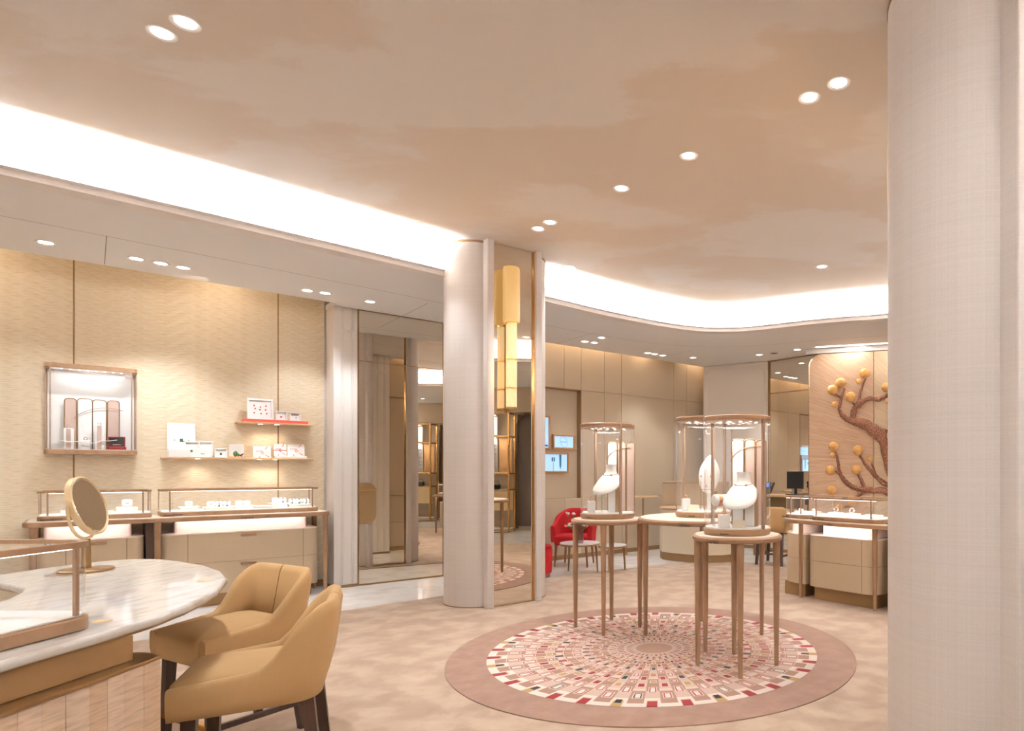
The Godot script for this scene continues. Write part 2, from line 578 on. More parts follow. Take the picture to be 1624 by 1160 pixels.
func ceilings() -> void:
	var loop := turned(lip_loop())
	var n := loop.size()
	# the painted ceiling
	var st := mb()
	prism(st, rrect(-11, 7.2, -13.2, 4.2, 0.001), 3.76, 3.9)
	whole("ceiling", st, M.ceiling, "painted ceiling of pale peach and cream clouds over the whole shop", "ceiling", Vector3.ZERO, 0, "", "structure")
	# the lowered ring with its cove
	var root := thing("ceiling", "lowered smooth white ceiling ring with a glowing cove round the painted ceiling", "ceiling", Vector3.ZERO, 0, "", "structure")
	var prof := [Vector2(0.53, 3.78), Vector2(0.53, 3.44), Vector2(0.03, 3.44), Vector2(0.03, 3.5), Vector2(0.004, 3.5), Vector2(0.0, 3.496), Vector2(0.012, 3.489), Vector2(0.04, 3.479), Vector2(0.08, 3.466), Vector2(0.14, 3.449), Vector2(0.22, 3.43), Vector2(0.32, 3.412), Vector2(0.44, 3.398), Vector2(0.58, 3.387), Vector2(0.72, 3.382), Vector2(0.85, 3.38)]
	var rings := []
	for p in prof:
		var pl := inset(loop, -p.x)
		var ring := []
		for q in pl:
			ring.append(Vector3(q.x, p.y, -q.y))
		rings.append(ring)
	var cove := mb()
	var fascia := mb()
	for k in prof.size() - 1:
		var t: SurfaceTool = cove if k < 3 else fascia
		t.set_smooth_group(k + 1 if k < 5 else 9)
		for i in n:
			var j := (i + 1) % n
			quad(t, rings[k][j], rings[k][i], rings[k + 1][i], rings[k + 1][j])
	part("cove", cove, M.cove, root)
	part("fascia", fascia, M.soffit, root)
	# flat part out to the walls, as a polygon with the ring cut out
	var hole := inset(loop, -0.85)
	var border := []
	for q in [L(-5.4, 0, 0.46), L(2.115, 0, 0.46), L(2.115, 0, 0.0), L(3.9, 0, 0.0), L(3.9, 0, 0.14), L(8.9, 0, 0.14)]:
		border.append(Vector2(q.x, -q.z))
	border += [Vector2(0.4, 12.5), Vector2(2.6, 12.5), Vector2(6.6, 10.0), Vector2(6.6, -3.5), Vector2(-10.2, -3.5)]
	border = turned(border)
	# bridge border and hole at the pair nearest each other
	var best := [0, 0, 1e9]
	for i in border.size():
		for j in n:
			var dd: float = border[i].distance_to(hole[j])
			if dd < best[2]:
				best = [i, j, dd]
	var flat := []
	for i in border.size() + 1:
		flat.append(border[(best[0] + i) % border.size()])
	for j in n + 1:
		flat.append(hole[(best[1] - j + 2 * n) % n])
	st = mb()
	var idx := Geometry2D.triangulate_polygon(PackedVector2Array(flat))
	if idx.is_empty():
		print("SOFFIT NOT TRIANGULATED")
	for k in range(0, idx.size(), 3):
		var v := []
		for c in 3:
			var q: Vector2 = flat[idx[k + c]]
			v.append(Vector3(q.x, 3.38, -q.y))
		if (v[1] - v[0]).cross(v[2] - v[0]).y > 0:
			tri(st, v[0], v[2], v[1])
		else:
			tri(st, v[0], v[1], v[2])
	for i in border.size():      # the edge of the slab, seen in the slot over the wall
		var a: Vector2 = border[i]
		var b: Vector2 = border[(i + 1) % border.size()]
		quad(st, Vector3(a.x, 3.38, -a.y), Vector3(b.x, 3.38, -b.y), Vector3(b.x, 3.44, -b.y), Vector3(a.x, 3.44, -a.y))
	part("soffit", st, M.soffit, root)
	# joints of the access panels
	st = mb()
	var lo := inset(loop, -0.845)
	for i in n:
		var j := (i + 1) % n
		var a: Vector2 = lo[i]
		var b: Vector2 = lo[j]
		var o: Vector2 = (b - a).normalized()
		o = Vector2(o.y, -o.x) * 0.007
		quad(st, Vector3(a.x, 3.3785, -a.y), Vector3(b.x, 3.3785, -b.y), Vector3(b.x + o.x, 3.3785, -b.y - o.y), Vector3(a.x + o.x, 3.3785, -a.y - o.y))
	for s in [-1.9, 0.1, 2.9, 5.25, 7.2]:
		var z1 := 1.52 if s < 2 else 1.2
		var z0 := 0.5 if s < 2 else 0.2
		var p := [L(s, 3.3785, z0), L(s + 0.006, 3.3785, z0), L(s + 0.006, 3.3785, z1), L(s, 3.3785, z1)]
		quad(st, p[0], p[1], p[2], p[3])
	part("panel_joint", st, M.groove_pale, root)
	# light strip lying in the cove
	st = mb()
	var la := inset(loop, -0.06)
	var lb := inset(loop, -0.085)
	for i in n:
		var j := (i + 1) % n
		quad(st, Vector3(la[i].x, 3.455, -la[i].y), Vector3(la[j].x, 3.455, -la[j].y), Vector3(lb[j].x, 3.455, -lb[j].y), Vector3(lb[i].x, 3.455, -lb[i].y))
	whole("cove_light_strip", st, M.led_strip, "continuous light strip hidden in the cove of the ceiling ring", "light strip")

func shell() -> void:
	var st := mb()
	box(st, -10.4, -10.2, -0.2, 3.9, -3.0, 4.0, 0.002)
	whole("wall_side", st, M.wall_cloth, "plain beige wall closing the shop far left behind the counter", "wall", Vector3.ZERO, 0, "", "structure")
	st = mb()
	box(st, -10.4, 6.9, -0.2, 3.9, 3.5, 3.7, 0.002)
	whole("wall_near", st, M.wall_cloth, "plain beige wall behind the viewer", "wall", Vector3.ZERO, 0, "", "structure")
	st = mb()
	box(st, 6.5, 6.7, -0.2, 3.9, -12.8, 3.6, 0.002)
	whole("wall_right", st, M.wall_cloth, "beige wall on the far right behind the eyewear shelf", "wall", Vector3.ZERO, 0, "", "structure")
	st = mb()
	box(st, -1.0, 6.7, -0.2, 3.9, -12.9, -12.7, 0.002)
	whole("wall_far", st, M.wall_cloth, "beige wall behind the tree mural", "wall", Vector3.ZERO, 0, "", "structure")

func floors() -> void:
	var st := mb()
	prism(st, rrect(-11, 7.2, -13.2, 4.2, 0.001), -0.15, 0.0)
	whole("floor", st, M.marble, "polished white marble floor along the walls", "floor", Vector3.ZERO, 0, "", "structure")
	st = mb()
	var loop := turned(lip_loop())
	prism(st, inset(loop, -0.5).map(func(q): return Vector2(q.x, -q.y)), 0.0005, 0.009, 0.003)
	whole("floor", st, M.carpet, "mottled sand-beige fitted carpet with a curved edge along the marble", "carpet", Vector3.ZERO, 0, "", "structure")

# ------------------------------------------------------------------ left wall
func left_wall() -> void:
	var o := thing("wall_left", "left wall of cream and ochre straw marquetry panels with bronze strips between", "wall", L(0, 0, 0), LEFT, "", "structure")
	var st := mb()
	box(st, -5.6, 2.2, -0.1, 3.8, -0.3, -0.02, 0.002)
	part("backing", st, M.white_wall, o)
	var seams := [-5.4, -3.58, -1.845, -0.115, 1.614, 2.105]
	for i in seams.size() - 1:
		st = mb()
		box(st, seams[i] + 0.006, seams[i + 1] - 0.006, 0.08, 3.62, -0.02, 0.0, 0.002)
		part("panel", st, M.straw, o)
		st = mb()
		box(st, seams[i] - 0.006, seams[i] + 0.006, 0.08, 3.62, -0.02, 0.003, 0.001)
		part("strip", st, M.bronze_soft, o)
	st = mb()
	box(st, -5.4, 2.12, 0.0, 0.08, -0.02, 0.012, 0.003)
	part("baseboard", st, M.bronze_soft, o)
	# light slot over the wall
	st = mb()
	box(st, -5.4, 2.11, 3.64, 3.7, 0.0, 0.47, 0.002)
	part("slot_top", st, M.cove, o)
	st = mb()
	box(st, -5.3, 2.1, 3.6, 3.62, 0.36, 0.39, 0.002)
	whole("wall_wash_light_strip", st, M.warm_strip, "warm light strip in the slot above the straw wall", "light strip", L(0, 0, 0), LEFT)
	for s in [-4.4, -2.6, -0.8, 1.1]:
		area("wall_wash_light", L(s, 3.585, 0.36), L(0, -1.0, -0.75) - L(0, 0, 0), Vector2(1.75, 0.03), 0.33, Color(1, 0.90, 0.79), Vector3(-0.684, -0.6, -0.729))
	# pilasters beside the mirrored door
	for q in [[2.12, 2.385, "white fluted pilaster with a rounded drop between straw wall and mirrored door"], [3.445, 3.75, "white fluted pilaster right of the mirrored door, partly behind the round column"]]:
		var p := thing("trim", q[2], "pilaster", L(0, 0, 0), LEFT, "", "structure")
		st = mb()
		box(st, q[0], q[1], 0.03, 3.38, 0.0, 0.33, 0.006)
		part("shaft", st, M.white_wall, p)
		st = mb()
		box(st, q[0] - 0.003, q[1], 0.0, 0.03, 0.0, 0.336, 0.002)
		part("base_strip", st, M.bronze_soft, p)
		var c: float = (q[0] + q[1]) / 2 + 0.02
		for dx in [-0.068, -0.048, 0.048, 0.068]:
			st = mb()
			rod(st, Vector3(c + dx, 0.05, 0.328), Vector3(c + dx, 3.02 if absf(dx) > 0.05 else 3.08, 0.328), 0.009, 8)
			part("flute", st, M.white_wall, p)
		for rr in [0.048, 0.066]:
			st = mb()
			var pts := [Vector3(c - rr, 3.375, 0.33)]
			for i in 9:
				pts.append(Vector3(c - rr * cos(PI * i / 8), 3.14 - rr * sin(PI * i / 8), 0.33))
			pts.append(Vector3(c + rr, 3.375, 0.33))
			tube(st, pts, 0.008, 8)
			part("drop_moulding", st, M.white_wall, p)
	# mirrored door
	var d := thing("door_1", "tall mirrored door with mirrored transom and thin bronze frame left of the column", "mirrored door", L(0, 0, 0), LEFT, "", "structure")
	st = mb()
	box(st, 2.385, 3.445, 0.0, 3.38, 0.1, 0.318, 0.002)
	part("backing", st, M.groove, d)
	st = mb()
	box(st, 2.40, 3.43, 0.02, 2.75, 0.318, 0.326, 0.0005)
	part("mirror_pane", st, M.mirror, d)
	st = mb()
	box(st, 2.40, 3.43, 2.757, 3.372, 0.318, 0.326, 0.0005)
	part("transom_mirror", st, M.mirror, d)
	for b in [[2.388, 2.40, 0.0, 3.38], [3.43, 3.442, 0.0, 3.38], [2.40, 3.43, 3.372, 3.38], [2.40, 3.43, 0.0, 0.02], [2.40, 3.43, 2.75, 2.757]]:
		st = mb()
		box(st, b[0], b[1], b[2], b[3], 0.318, 0.334, 0.001)
		part("frame", st, M.bronze, d)
	st = mb()
	var pl := [Vector2(2.402, 0.752), Vector2(2.402, 1.262)]
	for c in [[2.595 - 0.11, 1.262 - 0.11, PI / 2], [2.595 - 0.11, 0.752 + 0.11, 0.0]]:
		for i in 9:
			var t: float = c[2] - PI / 2 * i / 8
			pl.append(Vector2(c[0] + 0.11 * cos(t), c[1] + 0.11 * sin(t)))
	X = Transform3D(Basis(Vector3(1, 0, 0), Vector3(0, 0, 1), Vector3(0, 1, 0)), Vector3.ZERO)
	X = Transform3D(Basis(Vector3.RIGHT, Vector3(0, 0, 1), Vector3(0, -1, 0)), Vector3.ZERO)
	var fl := []
	for q in pl:
		fl.append(Vector2(q.x, -q.y))
	prism(st, fl, 0.326, 0.342, 0.003)
	var hp := part("handle_plate", st, M.bronze_soft, d, Vector3.ZERO, "rounded bronze push plate at the left edge of the door")
	st = mb()
	box(st, 2.40, 2.592, 1.16, 1.178, 0.345, 0.375, 0.004)
	part("handle_bar", st, M.brass, hp)

func back_wall() -> void:
	var o := thing("wall_back", "beige fabric panelled wall behind the red chair with a recessed niche for screens", "wall", L(0, 0, 0), LEFT, "", "structure")
	var st := mb()
	box(st, 3.7, 8.95, -0.1, 3.8, -0.4, -0.125, 0.002)
	part("backing", st, M.groove, o)
	var xs := [3.76, 4.45, 5.16, 5.515, 5.835, 6.30, 6.656, 7.863, 8.19, 8.9]
	for i in xs.size() - 1:
		var a: float = xs[i] + 0.0025
		var b: float = xs[i + 1] - 0.0025
		for r in [[0.07, 0.50, 0], [0.505, 0.965, 0], [0.97, 2.717, 1], [2.722, 3.55, 0]]:
			var deep: bool = r[2] == 1 and i < 4
			if deep:
				continue
			st = mb()
			box(st, a, b, r[0], r[1], -0.12, 0.0 if r[0] > 0.9 else 0.02, 0.0015)
			part("panel", st, M.wall_cloth, o)
	st = mb()
	box(st, 3.76, 5.83, 0.97, 2.717, -0.125, -0.105, 0.001)
	part("niche_back", st, M.wall_cloth, o)
	st = mb()
	box(st, 5.826, 5.84, 0.965, 2.722, -0.11, 0.006, 0.001)
	box(st, 3.76, 5.84, 2.715, 2.724, -0.11, 0.006, 0.001)
	part("niche_edge", st, M.bronze_soft, o)
	st = mb()
	box(st, 3.76, 8.9, 0.0, 0.07, -0.12, 0.03, 0.003)
	part("baseboard", st, M.bronze_soft, o)
	st = mb()
	box(st, 3.9, 8.8, 3.62, 3.68, 0.0, 0.15, 0.002)
	part("slot_top", st, M.cove, o)
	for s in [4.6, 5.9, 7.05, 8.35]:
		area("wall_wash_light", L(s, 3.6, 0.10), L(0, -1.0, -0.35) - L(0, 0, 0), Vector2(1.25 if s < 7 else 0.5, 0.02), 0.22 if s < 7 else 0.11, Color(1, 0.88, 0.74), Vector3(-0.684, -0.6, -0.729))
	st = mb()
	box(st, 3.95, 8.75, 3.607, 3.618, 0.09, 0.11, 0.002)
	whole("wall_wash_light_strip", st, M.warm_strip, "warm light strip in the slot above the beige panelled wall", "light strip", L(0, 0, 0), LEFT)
	# framed screens in the niche
	var k := 0
	for q in [[4.85, 5.305, 1.745, 2.275, "tall wooden framed screen in the niche, half hidden by the column"], [5.355, 5.762, 1.757, 1.99, "small wide wooden framed screen showing an oval drawing, nearest the niche's right edge"], [4.97, 5.643, 1.38, 1.697, "lower wide wooden framed screen showing a tool drawing"], [4.3, 4.75, 1.5, 1.95, "wooden framed screen deep in the niche behind the column"]]:
		var f := thing("framed_screen", q[4], "screen", L(0, 0, 0), LEFT, "framed screens in the niche")
		st = mb()
		var w := 0.026
		box(st, q[0], q[1], q[2], q[2] + w, -0.104, -0.06, 0.003)
		box(st, q[0], q[1], q[3] - w, q[3], -0.104, -0.06, 0.003)
		box(st, q[0], q[0] + w, q[2] + w, q[3] - w, -0.104, -0.06, 0.003)
		box(st, q[1] - w, q[1], q[2] + w, q[3] - w, -0.104, -0.06, 0.003)
		part("frame", st, mat(Color(0.74, 0.55, 0.35), 0.45) if k == 0 else f.get_parent().get_node("framed_screen/frame").material_override, f)
		st = mb()
		box(st, q[0] + w, q[1] - w, q[2] + w, q[3] - w, -0.104, -0.082, 0.001)
		part("display", st, M.screen, f)
		st = mb()
		var cx: float = (q[0] + q[1]) / 2
		var cy: float = (q[2] + q[3]) / 2
		if k == 1:
			var el := []
			for i in 25:
				el.append(Vector3(cx + 0.065 * cos(TAU * i / 24) - 0.02 * sin(TAU * i / 24), cy + 0.085 * sin(TAU * i / 24), -0.081))
			tube(st, el, 0.0016, 4)
			for i in 7:
				rod(st, Vector3(cx - 0.05 + 0.017 * i, cy + 0.008, -0.081), Vector3(cx - 0.05 + 0.017 * i, cy - 0.008 - 0.008 * (i % 2), -0.081), 0.003, 4)
		elif k == 2:
			box(st, cx + 0.03, cx + 0.055, cy + 0.02, cy + 0.085, -0.082, -0.079, 0.001)
			box(st, cx + 0.065, cx + 0.09, cy + 0.02, cy + 0.085, -0.082, -0.079, 0.001)
			for i in 7:
				box(st, cx + 0.055, cx + 0.068, cy - 0.13 + 0.021 * i, cy - 0.12 + 0.021 * i, -0.082, -0.0795, 0.0005)
			X = Transform3D(Basis(Vector3.RIGHT, Vector3(0, 0, 1), Vector3(0, -1, 0)), Vector3.ZERO)
			prism(st, [Vector2(cx + 0.17, -cy - 0.13), Vector2(cx + 0.21, -cy - 0.13), Vector2(cx + 0.205, -cy + 0.05), Vector2(cx + 0.19, -cy + 0.11), Vector2(cx + 0.175, -cy + 0.05)], -0.082, -0.0795)
			X = Transform3D()
		else:
			for i in 4:
				rod(st, Vector3(q[0] + 0.1 + 0.06 * i, cy + 0.12 - 0.03 * i, -0.081), Vector3(q[0] + 0.16 + 0.06 * i, cy + 0.16 - 0.05 * i, -0.081), 0.002, 4)
			box(st, q[1] - 0.1, q[1] - 0.04, q[2] + 0.05, q[2] + 0.075, -0.082, -0.0795, 0.001)
		part("drawing", st, M.screen_line, f).set_meta("kind", "stuff")
		k += 1
	area("screen_light", L(5.3, 1.7, -0.04), L(0, 0, 1) - L(0, 0, 0), Vector2(0.8, 0.6), 0.05, Color(0.6, 0.8, 1.0))

func end_wall() -> void:
	# white pier
	var a := Vector3(0.30, 0, -12.03)
	var b := Vector3(1.45, 0, -11.43)
	var w := a.distance_to(b)
	var turn := -atan2(b.z - a.z, b.x - a.x)
	var o := thing("wall_end", "pale cream pier with a softly framed panel beside the wall mirror", "wall", a, turn, "", "structure")
	var st := mb()
	box(st, 0.0, w, 0.0, 3.38, -0.5, 0.0, 0.01)
	part("body", st, M.pier, o)
	st = mb()
	X = Transform3D(Basis(Vector3.RIGHT, Vector3(0, 0, 1), Vector3(0, -1, 0)), Vector3.ZERO)
	ring_prism(st, rrect(0.07, w - 0.07, -3.3, -0.12, 0.14), 0.012, 0.0, 0.012)
	part("moulding", st, M.pier, o)
	st = mb()
	box(st, 0.0, w, 0.0, 0.06, -0.4, 0.012, 0.003)
	box(st, w, w + 0.03, 0.0, 3.38, -0.4, 0.012, 0.002)
	part("edge_strip", st, M.bronze_soft, o)
	# mirror
	a = Vector3(1.47, 0, -11.42)
	b = Vector3(2.6, 0, -10.27)
	w = a.distance_to(b)
	turn = -atan2(b.z - a.z, b.x - a.x)
	o = thing("wall_end_mirror", "tall mirrored wall strip between the cream pier and the tree mural", "mirror", a, turn, "", "structure")
	st = mb()
	box(st, 0.0, w, 0.0, 3.38, -0.3, -0.012, 0.002)
	part("backing", st, M.groove, o)
	st = mb()
	box(st, 0.02, w, 0.03, 2.78, -0.012, -0.004, 0.0005)
	part("mirror_pane", st, M.mirror, o)
	st = mb()
	box(st, 0.02, w, 2.80, 3.36, -0.012, -0.004, 0.0005)
	part("mirror_pane", st, M.mirror, o)
	st = mb()
	box(st, 0.0, 0.02, 0.0, 3.38, -0.012, 0.004, 0.001)
	box(st, 0.02, w, 0.0, 0.03, -0.012, 0.004, 0.001)
	box(st, 0.02, w, 2.78, 2.80, -0.012, 0.004, 0.001)
	box(st, 0.02, w, 3.36, 3.38, -0.012, 0.004, 0.001)
	part("frame", st, M.bronze_soft, o)
	# tree mural
	o = thing("tree_mural", "straw marquetry mural panel with a copper tree and gilded discs for blossom", "mural", Vector3(1.97, 0, -10.3), -0.2953)
	var cols := [0.0, 1.002, 2.0, 3.0]
	for i in 3:
		st = mb()
		var x0: float = cols[i] + (0.0 if i == 0 else 0.003)
		var x1: float = cols[i + 1] - 0.003
		X = Transform3D(Basis(Vector3.RIGHT, Vector3(0, 0, 1), Vector3(0, -1, 0)), Vector3.ZERO)
		var pl := [Vector2(x1, -0.1), Vector2(x1, -3.285)]
		if i == 0:
			for k in 9:
				pl.append(Vector2(0.2 - 0.2 * sin(PI / 2 * k / 8), -3.085 - 0.2 * cos(PI / 2 * k / 8)))
		else:
			pl.append(Vector2(x0, -3.285))
		pl.append(Vector2(x0, -0.1))
		prism(st, pl, -0.05, 0.0, 0.004)
		X = Transform3D()
		var sm := st
		part("panel", sm, straw_rays(i) if i < 2 else (o.get_child(0) as MeshInstance3D).material_override, o)
	st = mb()
	var edge := []
	for k in 9:
		edge.append(Vector3(0.2 - 0.2 * cos(PI / 2 * k / 8), 3.085 + 0.2 * sin(PI / 2 * k / 8), -0.02))
	edge.push_front(Vector3(0, 0.1, -0.02))
	edge.append(Vector3(3.0, 3.288, -0.02))
	tube(st, edge, 0.012, 6)
	part("edge_strip", st, M.bronze_soft, o)
	st = mb()
	box(st, 0.0, 3.0, 0.0, 0.1, -0.05, 0.0, 0.003)
	part("plinth", st, M.bronze_soft, o)
	st = mb()
	box(st, -0.05, 3.0, 3.3, 3.376, -0.06, 0.0, 0.002)
	part("cornice", st, M.soffit, o)
	var branches := [
		[Vector3(1.66, 0.4, 0.1), Vector3(1.52, 0.75, 0.09), Vector3(1.36, 1.1, 0.08), Vector3(1.224, 1.459, 0.06), Vector3(1.177, 1.725, 0.069), Vector3(1.139, 1.893, 0.089), Vector3(1.045, 2.014, 0.099), Vector3(0.902, 2.126, 0.08), Vector3(0.777, 2.168, 0.07), Vector3(0.68, 2.2, 0.06), Vector3(0.69, 2.31, 0.05), Vector3(0.719, 2.399, 0.05), Vector3(0.786, 2.467, 0.06), Vector3(0.854, 2.525, 0.04), Vector3(0.969, 2.551, 0.035), Vector3(1.083, 2.527, 0.035), Vector3(1.158, 2.564, 0.03), Vector3(1.252, 2.61, 0.03), Vector3(1.4, 2.75, 0.025)],
		[Vector3(0.68, 2.2, 0.05), Vector3(0.593, 2.232, 0.04), Vector3(0.515, 2.304, 0.035), Vector3(0.475, 2.386, 0.03), Vector3(0.495, 2.486, 0.025), Vector3(0.505, 2.566, 0.025), Vector3(0.534, 2.666, 0.02), Vector3(0.554, 2.725, 0.02)],
		[Vector3(0.495, 2.587, 0.02), Vector3(0.446, 2.608, 0.02), Vector3(0.426, 2.639, 0.015)],
		[Vector3(0.777, 2.497, 0.025), Vector3(0.786, 2.617, 0.02), Vector3(0.825, 2.725, 0.02), Vector3(0.863, 2.823, 0.015), Vector3(0.883, 2.862, 0.01)],
		[Vector3(0.729, 2.439, 0.025), Vector3(0.68, 2.49, 0.015)],
		[Vector3(1.12, 1.933, 0.059), Vector3(1.177, 2.061, 0.049)],
		[Vector3(1.5, 0.8, 0.06), Vector3(1.38, 0.95, 0.055), Vector3(1.252, 1.036, 0.049), Vector3(1.139, 1.104, 0.049), Vector3(1.007, 1.093, 0.05), Vector3(0.873, 1.121, 0.045), Vector3(0.758, 1.121, 0.04), Vector3(0.661, 1.16, 0.035), Vector3(0.573, 1.239, 0.035), Vector3(0.505, 1.33, 0.03), Vector3(0.475, 1.43, 0.025), Vector3(0.456, 1.561, 0.025), Vector3(0.436, 1.662, 0.02), Vector3(0.426, 1.712, 0.015)],
		[Vector3(0.495, 1.35, 0.02), Vector3(0.416, 1.41, 0.015)],
		[Vector3(0.873, 1.121, 0.04), Vector3(0.844, 1.181, 0.03), Vector3(0.815, 1.261, 0.025), Vector3(0.777, 1.33, 0.02), Vector3(0.758, 1.36, 0.015)],
		[Vector3(1.38, 1.08, 0.045), Vector3(1.252, 1.164, 0.039), Vector3(1.12, 1.242, 0.04), Vector3(1.045, 1.311, 0.035), Vector3(0.988, 1.38, 0.03), Vector3(0.9225, 1.45, 0.025), Vector3(0.863, 1.529, 0.02), Vector3(0.825, 1.599, 0.02), Vector3(0.786, 1.649, 0.015)],
		[Vector3(1.026, 1.35, 0.025), Vector3(0.997, 1.459, 0.02), Vector3(0.969, 1.529, 0.015)],
		[Vector3(0.9, 1.1, 0.03), Vector3(0.75, 1.0, 0.022), Vector3(0.66, 0.85, 0.018), Vector3(0.55, 0.83, 0.014)]]
	var rng := RandomNumberGenerator.new()
	rng.seed = 6
	for br in branches:
		st = mb()
		var pts := []
		var rad := []
		for i in br.size() - 1:
			for k in 3:
				var p: Vector3 = br[i].lerp(br[i + 1], k / 3.0)
				rad.append(p.z * rng.randf_range(0.86, 1.14))
				pts.append(Vector3(p.x + rng.randf_range(-0.15, 0.15) * p.z, p.y + rng.randf_range(-0.15, 0.15) * p.z, 0.012))
		rad.append(br[-1].z)
		pts.append(Vector3(br[-1].x, br[-1].y, 0.012))
		tube(st, pts, rad, 10, true, 0.75)
		part("branch", st, M.copper, o)
	for d in [Vector3(0.863, 2.942, 0.08), Vector3(0.777, 2.816, 0.045), Vector3(0.5, 2.808, 0.08), Vector3(0.372, 2.702, 0.081), Vector3(0.651, 2.581, 0.08), Vector3(0.407, 2.469, 0.045), Vector3(1.196, 2.711, 0.079), Vector3(1.224, 2.493, 0.049), Vector3(0.387, 1.798, 0.076), Vector3(0.377, 1.662, 0.04), Vector3(0.767, 1.734, 0.08), Vector3(0.94, 1.594, 0.045), Vector3(0.338, 1.42, 0.076), Vector3(0.743, 1.43, 0.08), Vector3(0.357, 1.102, 0.076), Vector3(0.67, 0.93, 0.09), Vector3(0.48, 0.83, 0.05)]:
		st = mb()
		X = Transform3D(Basis(Vector3.RIGHT, Vector3(0, 0, 1), Vector3(0, -1, 0)), Vector3(d.x, d.y, 0.035))
		var r: float = d.z
		lathe(st, [Vector2(0, -0.012), Vector2(r * 0.9, -0.012), Vector2(r, 0.0), Vector2(r * 0.93, r * 0.18), Vector2(r * 0.75, r * 0.33), Vector2(r * 0.45, r * 0.45), Vector2(0, r * 0.5)], 24)
		X = Transform3D()
		part("gilded_disc", st, M.gold_disc, o)
	# slot light in the ceiling before the mural
	st = mb()
	box(st, 0.12, 2.9, 3.374, 3.379, 0.10, 0.17, 0.001)
	var sl := whole("mural_slot_light", st, M.led_strip, "long linear slot light in the ceiling before the tree mural", "light", Vector3(1.97, 0, -10.3), -0.2953)
	for x in [0.7, 1.6, 2.5]:
		var p: Vector3 = Transform3D(Basis(Vector3.UP, -0.2953), Vector3(1.97, 0, -10.3)) * Vector3(x, 3.37, 0.15)
		area("mural_light", p, Vector3(0.03, -1, -0.1), Vector2(0.9, 0.05), 0.33, Color(0.98, 0.96, 0.95), Vector3(0.29, 0, 0.957))

func straw_rays(i: int) -> StandardMaterial3D:
	# straws laid as rays fanning out of a point low on the right; drawn by direction, in the panel's own plane
	var n := FastNoiseLite.new()
	n.seed = 70 + i
	n.noise_type = FastNoiseLite.TYPE_VALUE
	n.frequency = 1.0
	n.fractal_type = FastNoiseLite.FRACTAL_NONE
	var W := 512
	var H := 1536
	var im := Image.create_empty(W, H, false, Image.FORMAT_RGBA8)
	var lo: Color = [Color(0.80, 0.63, 0.49), Color(0.83, 0.71, 0.56), Color(0.80, 0.63, 0.49)][i]
	var hi: Color = [Color(0.90, 0.79, 0.68), Color(0.91, 0.83, 0.71), Color(0.90, 0.79, 0.68)][i]
	for y in H:
		var py := 3.3 * (1.0 - float(y) / H)
		for x in W:
			var px := float(x) / W + float(i)
			var dx := px - 2.6
			var dy := py - 1.5
			var r := sqrt(dx * dx + dy * dy)
			var t := atan2(dy, -dx) * 290.0
			var band := floorf(t)
			var v: float = 0.5 + 0.5 * n.get_noise_2d(band * 3.7, floorf(r * 3.0 + 7.0 * n.get_noise_1d(band * 5.1)) * 2.3)
			var f := absf(t - band - 0.5) * 2.0
			v = v * 0.9 + 0.1 - 0.12 * maxf(0.0, f - 0.7)
			im.set_pixel(x, y, lo.lerp(hi, clampf(v, 0.0, 1.0)))
	var m := mat(Color(1, 1, 1), 0.36, 0.0, ImageTexture.create_from_image(im), Vector3(1.0, 1.0 / 3.3, 1.0))
	return m

